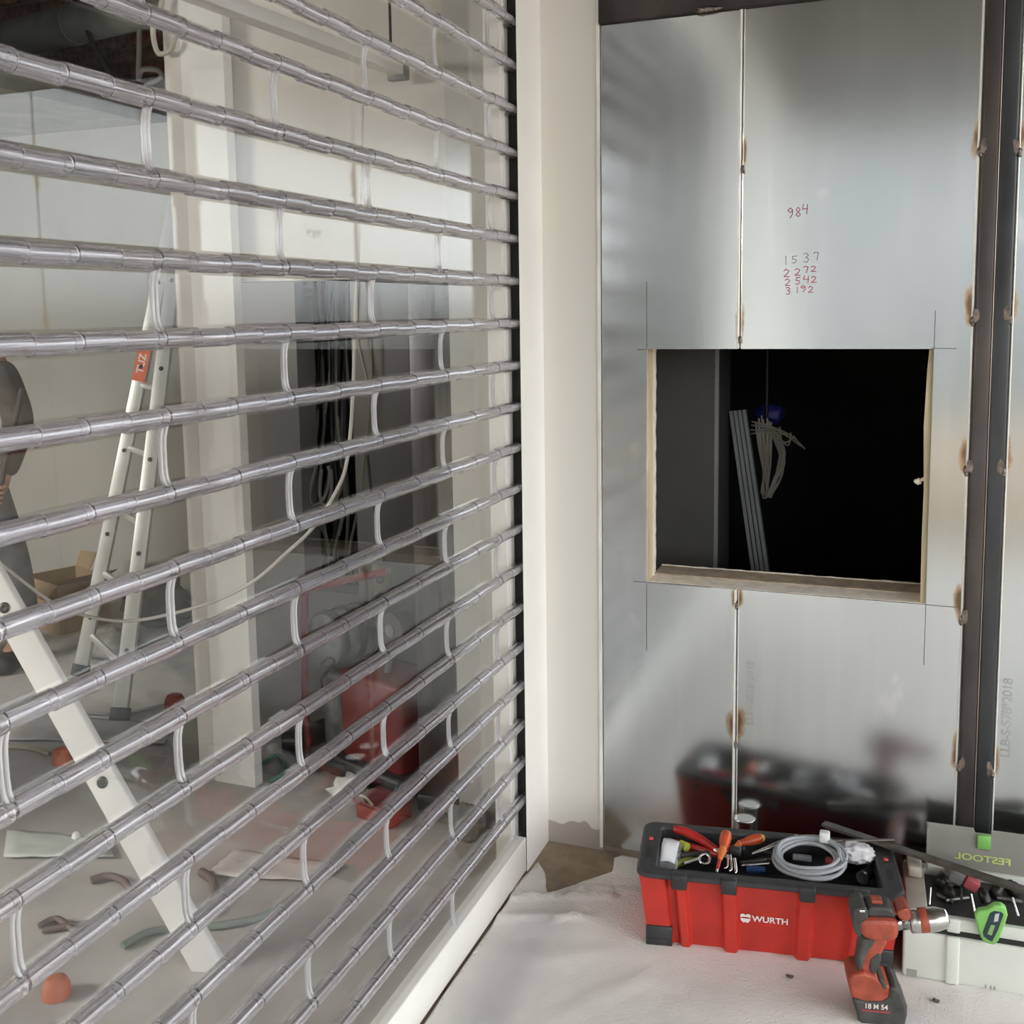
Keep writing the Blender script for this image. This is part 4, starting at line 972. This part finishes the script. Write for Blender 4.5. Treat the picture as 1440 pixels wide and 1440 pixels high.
# sticker on the left stile
z_ = (tL-fL).normalized(); q0 = fL.lerp(tL, .795); x_ = (face-z_*face.dot(z_)).normalized(); y_ = z_.cross(x_)
Ms = Matrix.Translation(q0-y_*.0145*(1 if y_.dot(FWD) > 0 else -1)) @ Matrix((x_, y_, z_)).transposed().to_4x4()
sg = -1 if y_.dot(FWD) > 0 else 1
stk = MB().box((-.027, -.0006, -.075), (.027, .0006, .075), M=Ms).obj('sticker', mat('orange_sticker', (.70, .13, .05), .5, var=.02), ld)
me_ = text_mesh('TUZ', .042); me_.transform(Ms @ Matrix.Translation((0, .0012*sg, 0)) @ Matrix.Rotation(PI/2, 4, 'X') @ Matrix.Rotation(PI/2, 4, 'Z')); me_.materials.clear(); me_.materials.append(mat('sticker_white', (.8, .78, .72), .6)); link('sticker_lettering', me_, stk)
# near white beam sloping across the lower left
wb2 = thing('white_beam', 'white perforated metal beam sloping down to the floor at the lower left', 'beam')
a = onz(296, 1362); b_ = onx(2, 838, -2.12); b2 = b_+(b_-a)*1.1
WB_ = mat('white_beam_paint', (.88, .87, .84), .4, 0.0, var=.02)
fc = (RIGHT*math.cos(.7)+UP*math.sin(.7))
o, Mx, L = stile('profile', a, b2, .072, .028, WB_, wb2, fc)
sgn = -1 if (Mx.to_3x3() @ Vector((0, 1, 0))).dot(FWD) > 0 else 1
for t in (.23, .46, .62, .8):
    MB().lathe([(.014, 0), (.014, .002), (.009, .0025), (.0, .001)], 14, Mx @ Matrix.Translation((0, sgn*.0142, L*t)) @ Matrix.Rotation(-sgn*PI/2, 4, 'X')).obj('bolt_hole', mat('hole_dark_steel', (.08, .085, .08), .35, .7), wb2)
# boards the upper end rests on, out past the frame
st_ = thing('board_stack', 'stack of boards at the far left carrying the white beam', 'stack', (b2.x-.1, b2.y, 0))
for k in range(int((b2.z-.06)/.12)): MB().rbox((-.35, -.25, .12*k), (.08, .25, .12*k+.115), .005).obj('board', PALEBOARD, st_)

# ---- cardboard box, bags and things on the far floor
CARD = mat('cardboard', (.33, .24, .14), .85, var=.05)
bx = onz(98, 876); cb = thing('cardboard_box', 'open cardboard box on the floor beside the ladder at the left', 'box', bx, -.35)
for nm, a, b__ in (('side', (-.17, -.13, 0), (.17, -.125, .24)), ('side', (-.17, .125, 0), (.17, .13, .24)), ('side', (-.17, -.125, 0), (-.165, .125, .24)), ('side', (.165, -.125, 0), (.17, .125, .24)), ('base', (-.165, -.125, .0), (.165, .125, .006))): MB().box(a, b__).obj(nm, CARD, cb)
MB().prism([Vector((-.17, .13, .24)), Vector((-.03, .13, .24)), Vector((-.02, .17, .32)), Vector((-.19, .17, .31))], (0, .004, 0)).obj('flap', CARD, cb)
MB().prism([Vector((-.17, -.13, .24)), Vector((.17, -.13, .24)), Vector((.18, -.20, .19)), Vector((-.16, -.2, .19))], (0, .004, .001)).obj('flap', CARD, cb)
MB().prism([Vector((.17, -.125, .24)), Vector((.17, .125, .24)), Vector((.24, .14, .28)), Vector((.24, -.13, .28))], (0, .004, .002)).obj('flap', CARD, cb)
GBAG = mat('dark_rubble_bag', (.07, .07, .068), .7, var=.3, scale=12); GRUB = mat('grey_rubble', (.25, .24, .22), .9, var=.2, scale=14, bump=.5)
def lump(px, py, rad, m_, name, label, cat, seed, sub=3, amp=.22, fr=1.8):
    p = onz(px, py); o = MB().blob((0, 0, rad[2]*.85), rad, sub, amp, fr, seed=seed).obj(name, m_); o.location = p; tag(o, label, cat); return o
lump(222, 876, (.17, .13, .13), GBAG, 'rubble_bag', 'black rubble bag behind the right ladder stile', 'bag', 3)
lump(160, 925, (.13, .11, .07), GRUB, 'rubble_bag', 'low grey sack between the ladder stiles', 'bag', 5)
lump(700, 1158, (.045, .06, .06), GBAG, 'rubble_bag', 'dark dusty bag by the wall foot at the right end of the shutter', 'bag', 8)
lump(655, 1176, (.05, .05, .05), GRUB, 'rubble_bag', 'grey dusty sack beside the wrapped post foot', 'bag', 9)
lump(492, 1128, (.06, .045, .045), mat('white_crumpled_paper', (.72, .72, .70), .9, bump=.4), 'crumpled_paper', 'crumpled white paper in front of the red machine', 'paper', 11, 3, .3, 2.6)
ORN = mat('orange_plastic', (.50, .14, .07), .6); RDD = mat('dull_red_plastic', (.32, .06, .05), .6)
def cone(px, py, r, h, m_, label, cat, name):
    p = onz(px, py); o = MB().lathe([(r*.75, 0), (r*.75, h*.4), (r*.6, h*.65), (r*.3, h*.75), (0, h*.75)], 16).obj(name, m_); o.location = p; tag(o, label, cat); return o
cone(88, 1072, .045, .07, ORN, 'orange plastic cap on the floor left of the white beam', 'cap', 'plastic_cap')
cone(246, 994, .05, .07, RDD, 'dull red cap on the floor right of the ladder foot', 'cap', 'plastic_cap')
cone(155, 1062, .03, .05, RDD, 'small red cap on the floor just behind the white beam', 'cap', 'plastic_cap')
cone(80, 1400, .04, .06, ORN, 'orange cap lying nearest the shutter at the lower left', 'cap', 'plastic_cap')
o = cone(108, 1182, .018, .035, mat('white_pot', (.8, .8, .78), .4), 'small white pot on the floor left of the white beam', 'pot', 'small_pot')
def floor_cable(P, r, m_, label, name='floor_cable'):
    o = MB().tube(curve([onz(x, y, r+.002) for x, y in P], 8), r, 8).obj(name, m_); tag(o, label, 'cable')
floor_cable([(172, 1330), (205, 1312), (245, 1305), (300, 1302), (365, 1290), (400, 1270)], .009, mat('grey_green_hose', (.20, .25, .21), .6), 'grey-green hose on the floor crossing the foot of the white beam')
floor_cable([(128, 1238), (150, 1232), (172, 1238), (186, 1255)], .010, mat('dark_brown_hose', (.16, .12, .11), .6), 'short brown hose bent on the floor left of the white beam')
floor_cable([(55, 1302), (80, 1292), (110, 1310), (140, 1296), (60, 1308)], .008, mat('dark_brown_hose', (0, 0, 0)), 'dark hose curled on the floor at the lower left')
floor_cable([(10, 1050), (40, 1052), (70, 1060)], .008, WCAB, 'pale cable end leading to the orange cap')
floor_cable([(10, 995), (60, 1000), (120, 1003), (180, 1002), (235, 990)], .006, mat('grey_floor_cable', (.22, .23, .22), .6), 'thin grey cable on the floor between the ladder feet and red cap')
floor_cable([(283, 1226), (300, 1240), (300, 1262), (288, 1284)], .012, mat('dark_brown_hose', (0, 0, 0)), 'short dark hose arc right of the white beam')
floor_cable([(350, 1090), (372, 1072), (392, 1062), (400, 1085), (380, 1098)], .006, mat('green_wire', (.08, .25, .16), .5), 'green wire on the floor left of the red machine')
# pale plastic sheets on the floor
def flat_sheet(P, m_, label, seed):
    mm = MB(); G = 8; q = [onz(x, y, .01) for x, y in P]; V = []
    for i in range(G+1):
        for j in range(G+1):
            a = q[0].lerp(q[1], j/G); b_ = q[3].lerp(q[2], j/G); v = a.lerp(b_, i/G); V.append(v+Vector((0, 0, .012*abs(noise.noise(Vector((i*.6, j*.6, seed)))))))
    mm.add(V, [(i*(G+1)+j, i*(G+1)+j+1, (i+1)*(G+1)+j+1, (i+1)*(G+1)+j) for i in range(G) for j in range(G)], True)
    o = mm.obj('floor_sheet', m_); o.modifiers.new('thickness', 'SOLIDIFY').thickness = .002; tag(o, label, 'sheet')
flat_sheet([(10, 1165), (150, 1180), (160, 1205), (5, 1205)], mat('pale_green_film', (.52, .56, .52), .5), 'pale greenish film on the floor under the small white pot', 1)
flat_sheet([(330, 1195), (480, 1215), (440, 1240), (290, 1230)], mat('pale_card', (.56, .53, .50), .8), 'pale card sheet on the floor below the plasterboard strip', 2)
flat_sheet([(20, 1000), (250, 1020), (230, 1045), (0, 1040)], mat('grey_card', (.33, .32, .31), .8), 'grey card sheet on the floor in front of the ladder', 3)
# hanging white cable
o = MB().tube(curve([ony(x, y, 2.6) for x, y in ((-60, 745), (0, 792), (75, 848), (130, 868), (185, 873), (250, 861), (310, 842), (360, 815), (400, 780), (440, 742), (472, 692), (488, 648), (496, 560), (500, 440), (506, 300), (510, 120))], 8), .0055, 8).obj('slack_cable', mat('white_cable', (.62, .60, .56), .5)); tag(o, 'slack white cable drooping across the room behind the ladder and strip', 'cable')
for i, (P, m_, lab) in enumerate((([(505, 395), (503, 470), (520, 560), (512, 640), (508, 700)], WCAB, 'pale cable hanging just right of the dark shaft'), ([(514, 395), (520, 450), (524, 530), (519, 620)], mat('brown_cable', (.28, .22, .16), .6), 'brown cable hanging right of the pale one by the shaft'),
        ([(517, 640), (522, 690), (531, 740), (540, 790)], mat('dark_cable', (.12, .11, .10), .6), 'thin dark cable running down to the junction box'))):
    o = MB().tube(curve([ony(x, y, 3.27) for x, y in P], 8), .005, 6).obj('wall_cable', m_); tag(o, lab, 'cable')
# cables in the shaft
sh = thing('shaft_cables', 'tangle of black and grey cables in the dark wall shaft', 'cable')
for i in range(16):
    r_ = random.uniform; x0 = 428+i*4.2
    A = curve([ony(x0+r_(-3, 3), 390, 3.5), ony(x0+r_(-8, 8), 500, 3.5), ony(x0+r_(-8, 8), 600, 3.46), ony(x0+r_(-14, 14), 700, 3.44), ony(x0+r_(-14, 14), 780, 3.45), ony(x0+r_(-10, 10), 840, 3.5)], 6)
    MB().tube(A, r_(.005, .009), 6).obj('cable', [BLACKPL, BLACKPL, mat('shaft_grey_cable', (.16, .17, .17), .5), mat('shaft_pale_cable', (.32, .31, .28), .5)][i % 4], sh)
for P in ([(445, 655), (436, 690), (440, 710), (456, 700), (464, 670), (461, 655)], [(452, 660), (450, 695), (458, 712), (466, 690), (466, 660)], [(487, 650), (478, 690), (465, 715)]):
    MB().tube(curve([ony(x, y, 3.36) for x, y in P], 8), .007, 8).obj('cable_loop', mat('shaft_pale_cable', (0, 0, 0)), sh)
# junction box with conduit
jb = thing('junction_box', 'pale yellow junction box with white conduit on the recess wall', 'box')
p = ony(540, 812, 3.3); MB().rbox(tuple(p+Vector((-.03, -.03, -.05))), tuple(p+Vector((.03, -.001, .05))), .004).obj('housing', mat('pale_yellow_plastic', (.50, .50, .34), .5), jb)
MB().lathe([(.014, 0), (.014, .012), (0, .013)], 14, Matrix.Translation(p+Vector((.004, -.03, .0))) @ Matrix.Rotation(PI/2, 4, 'X')).obj('knob', mat('brown_knob', (.15, .07, .03), .5), jb)
MB().tube([p+Vector((-.028, -.012, -.05)), Vector((p.x-.028, 3.288, .02))], .009, 10).obj('conduit', mat('white_conduit', (.55, .53, .50), .5), jb)
# red-framed machine
rmx = onz(500, 1108); rm = thing('wheeled_machine', 'red-framed machine with a dark drum and wheel in the room opening', 'machine', (rmx.x, rmx.y, 0), -.35)
RT = mat('machine_red', (.17, .028, .026), .5, var=.1, scale=12); RG = mat('machine_grey', (.15, .15, .145), .5, var=.25, scale=20)
def ml(px, py, off=0.0):
    P0 = Vector((rmx.x, rmx.y, 0)); Nn = Vector((math.sin(.35), math.cos(.35), 0)); d_ = ray(px, py); t = (P0+Nn*off-CAM).dot(Nn)/d_.dot(Nn); return local(rm, CAM+d_*t)
for off in (0.0, .22):
    MB().tube([ml(440, 1095, off), ml(429, 1000, off), ml(428, 838, off), ml(436, 827, off), ml(545, 803, off)], .012, 10).obj('frame_tube', RT, rm)
MB().tube([ml(428, 838, 0), ml(428, 838, .22)], .012, 10).obj('cross_tube', RT, rm)
c0 = ml(490, 890, .11)
MB().tube([c0+Vector((0, -.10, 0)), c0+Vector((0, .10, 0))], .085, 24).obj('drum', RG, rm)
for k in range(3): MB().tube([c0+Vector((0, -.09+.07*k, 0)), c0+Vector((0, -.07+.07*k, 0))], .095, 24).obj('drum_flange', BLACKPL, rm)
ca_, cb_ = ml(480, 1078, .02), ml(560, 968, .02)
MB().rbox((ca_.x, .02, cb_.z*0+.075), (cb_.x, .22, cb_.z), .02).obj('tank', RT, rm)
cc_ = ml(400, 1110, 0)
MB().rbox((cc_.x, -.01, .012), (ml(565, 1110, 0).x, .24, .085), .012).obj('base_plate', BLACKPL, rm)
MB().rbox((ml(442, 960, 0).x, .03, .085), (ml(478, 960, 0).x, .2, ml(450, 925, .1).z), .015).obj('motor', RG, rm)
MB().tube([ml(545, 803, 0), ml(545, 803, .22)], .012, 10).obj('handle_bar', BLACKPL, rm)
cw = ml(559, 884, .1)
MB().tube([cw+Vector((0, -.03, 0)), cw+Vector((0, .03, 0))], .056, 26).obj('wheel', mat('wheel_brown_grey', (.085, .075, .068), .6), rm)
MB().tube([cw+Vector((0, -.034, 0)), cw+Vector((0, .034, 0))], .02, 16).obj('wheel_hub', RG, rm)
MB().tube([cw, ml(540, 968, .1)], .011, 8).obj('wheel_arm', RG, rm)
for sx in (-.12, .12):
    for sy in (.02, .21): MB().tube([Vector((sx+.02, sy, .0125)), Vector((sx+.02, sy+.012, .0125))], .0125, 12).obj('castor', BLACKPL, rm)
MB().tube(curve([ml(450, 935, -.02), ml(462, 925, -.04), ml(470, 932, -.03), ml(452, 955, -.03), ml(458, 985, -.02)], 8), .005, 6).obj('hose', BLACKPL, rm)
rc = onz(540, 1150); cr = thing('red_crate', 'low red plastic crate on the floor right of the crumpled paper', 'crate', rc, -.3)
MB().rbox((-.07, -.05, 0), (.07, .05, .055), .008).obj('body', mat('crate_red', (.28, .06, .04), .5), cr); MB().rbox((-.075, -.055, .048), (.075, .055, .062), .004).obj('lip', RT, cr)
MB().tube(curve([Vector((-.03, -.05, .06)), Vector((-.025, -.07, .09)), Vector((.0, -.07, .09)), Vector((.005, -.05, .06))], 6), .004, 6).obj('wire_handle', WCAB, cr)

# ---- person at the left edge, mostly outside the frame
pw = onz(-42, 935); pyaw = YAW
pe = thing('person', 'person in a grey jacket with one brown sleeve, holding a stick at the left edge', 'person', pw, -YAW)
def skin(name, chain, edges, m_, root=0):
    me = bpy.data.meshes.new(name); me.from_pydata([c[0] for c in chain], edges, []); me.materials.append(m_)
    o = link(name, me, pe); md = o.modifiers.new('skin', 'SKIN')
    for i, c in enumerate(chain):
        sv = me.skin_vertices[0].data[i]; r = c[1]; sv.radius = r if isinstance(r, tuple) else (r, r); sv.use_root = (i == root)
    md.use_smooth_shade = True
    ss = o.modifiers.new('subdivision', 'SUBSURF'); ss.levels = 2; ss.render_levels = 2; return o
SKIN = mat('skin_tone', (.50, .30, .21), .55, var=.03); JACK = mat('blue_grey_jacket', (.20, .215, .235), .85, var=.08, scale=14, bump=.4, bscale=25)
SLV = mat('dark_brown_sleeve', (.085, .07, .058), .9, var=.15, scale=14, bump=.4, bscale=25); TRS = mat('grey_trousers', (.17, .175, .195), .85, var=.1, scale=14, bump=.4, bscale=22)
body = skin('body', [((0, .02, .92), (.10, .08)), ((0, .03, 1.15), (.11, .085)), ((-.03, .0, 1.36), (.12, .08)), ((-.07, -.05, 1.47), .05), ((-.11, -.10, 1.55), .07), ((-.13, -.12, 1.66), (.078, .092)),
    ((.19, .0, 1.36), .05), ((.30, -.02, 1.07), .042), ((.245, -.10, .82), .03), ((.238, -.115, .775), .034), ((-.24, .0, 1.34), .05), ((-.30, -.06, 1.06), .042), ((-.22, -.16, .86), .03), ((-.2, -.18, .81), .034),
    ((.11, .02, .86), .085), ((.22, -.03, .47), .055), ((.20, .04, .10), .038), ((.21, -.12, .04), .036), ((-.11, .02, .86), .085), ((-.13, -.02, .47), .055), ((-.14, .05, .10), .038), ((-.15, -.11, .04), .036)],
    [(0, 1), (1, 2), (2, 3), (3, 4), (4, 5), (2, 6), (6, 7), (7, 8), (8, 9), (2, 10), (10, 11), (11, 12), (12, 13), (0, 14), (14, 15), (15, 16), (16, 17), (0, 18), (18, 19), (19, 20), (20, 21)], SKIN)
skin('jacket', [((0, .02, .84), (.17, .125)), ((0, .03, 1.08), (.16, .12)), ((-.02, .01, 1.30), (.17, .115)), ((-.04, -.02, 1.42), (.11, .085)), ((.185, .0, 1.375), .088), ((-.22, .0, 1.36), .085), ((-.29, -.05, 1.07), .07), ((-.23, -.15, .88), .052)], [(0, 1), (1, 2), (2, 3), (2, 4), (2, 5), (5, 6), (6, 7)], JACK)
tag(skin('sleeve', [((.205, -.01, 1.33), .078), ((.305, -.025, 1.07), .068), ((.25, -.095, .84), .05)], [(0, 1), (1, 2)], SLV), 'dark brown sleeve')
skin('trousers', [((0, .02, .88), (.145, .115)), ((.105, .02, .80), .10), ((.22, -.03, .47), .088), ((.205, .04, .09), .10), ((-.105, .02, .80), .10), ((-.13, -.02, .47), .088), ((-.14, .05, .09), .085)], [(0, 1), (1, 2), (2, 3), (0, 4), (4, 5), (5, 6)], TRS)
for sx, yy in ((.205, -.05), (-.145, -.04)): MB().rbox((sx-.05, yy-.12, 0), (sx+.05, yy+.13, .085), .03).obj('boot', BLACKPL, pe)
# face, hair, fingers
hc = Vector((-.13, -.12, 1.66))
MB().blob(hc+Vector((0, .025, .03)), (.088, .095, .092), 3, .03, 2).obj('woollen_hat', JACK, pe)
MB().tube([hc+Vector((0, -.088, .01)), hc+Vector((0, -.115, -.02)), hc+Vector((0, -.092, -.028))], [.008, .013, .008], 8).obj('nose', SKIN, pe)
for sx in (-1, 1):
    MB().blob(hc+Vector((sx*.03, -.088, .012)), (.011, .008, .008), 2, 0).obj('eye', mat('eye_white', (.75, .74, .72), .3), pe)
    MB().blob(hc+Vector((sx*.085, .0, -.005)), (.010, .022, .032), 2, .05).obj('ear', SKIN, pe)
MB().tube([hc+Vector((-.025, -.088, -.05)), hc+Vector((0, -.095, -.052)), hc+Vector((.025, -.088, -.05))], .005, 6).obj('mouth', mat('lip_tone', (.40, .18, .15), .5), pe)
stk_a, stk_b = Vector((.03, -.165, 0.0)), Vector((.367, -.125, 1.21))
hp = stk_a.lerp(stk_b, .775/1.21)
for k in range(4):
    z_ = hp.z-.036+.022*k; c = stk_a.lerp(stk_b, z_/1.21)
    MB().tube([c+Vector((.02*math.cos(a), .02*math.sin(a), 0)) for a in [PI*.5+k*.05+2*PI*.72*i/8 for i in range(9)]], [.0095]*6+[.0085, .008, .007], 8).obj('finger', SKIN, pe)
c = stk_a.lerp(stk_b, (hp.z+.045)/1.21)
MB().tube([c+Vector((-.012, .025, -.035)), c+Vector((-.022, .005, -.01)), c+Vector((-.012, -.018, .008))], [.012, .011, .008], 8).obj('thumb', SKIN, pe)
lh = Vector((-.2, -.18, .81))
for k in range(4): MB().tube([lh+Vector((-.03+.02*k, -.005, -.03)), lh+Vector((-.03+.02*k, -.012, -.07)), lh+Vector((-.028+.02*k, .005, -.095-.008*(k in (1, 2))))], [.0095, .009, .007], 8).obj('finger', SKIN, pe)
MB().tube([lh+Vector((.03, 0, 0)), lh+Vector((.052, -.01, -.03)), lh+Vector((.05, -.01, -.055))], [.011, .010, .008], 8).obj('thumb', SKIN, pe)
W = parent_world(pe)
o = MB().tube([W @ stk_a, W @ stk_b], .0115, 10).obj('stick', mat('dark_stick', (.035, .032, .03), .6)); tag(o, 'dark stick held upright by the person at the left edge', 'stick')

# ---- a few more pieces in the grey case
gp = thing('clear_bag', 'crumpled clear grey bag behind the hole saw in the grey case', 'bag')
MB().blob(cbx(1340, 1234, .155), (.030, .022, .022), 3, .25, 2.4, seed=21).obj('film', thin_clear('grey_bag_film', (.72, .72, .71), 1.5, .12, .4, (.32, .31, .30)), gp)
for i, (px, py, qx, qy, lab) in enumerate(((1330, 1266, 1362, 1262, 'short grey drive shaft along the front rim of the grey case'), (1402, 1262, 1438, 1268, 'dark jigsaw blade lying right of the latch in the grey case'), (1318, 1258, 1340, 1268, 'stubby dark extension bar at the left front of the grey case'))):
    o = MB().tube([cbx(px, py, .14), cbx(qx, qy, .14)], [.005, .0042], 8).obj(('drive_shaft', 'jigsaw_blade', 'extension_bar')[i], mat('worn_grey_steel', (.22, .215, .21), .4, .7, var=.2, scale=60)); tag(o, lab, ('shaft', 'blade', 'bar')[i])
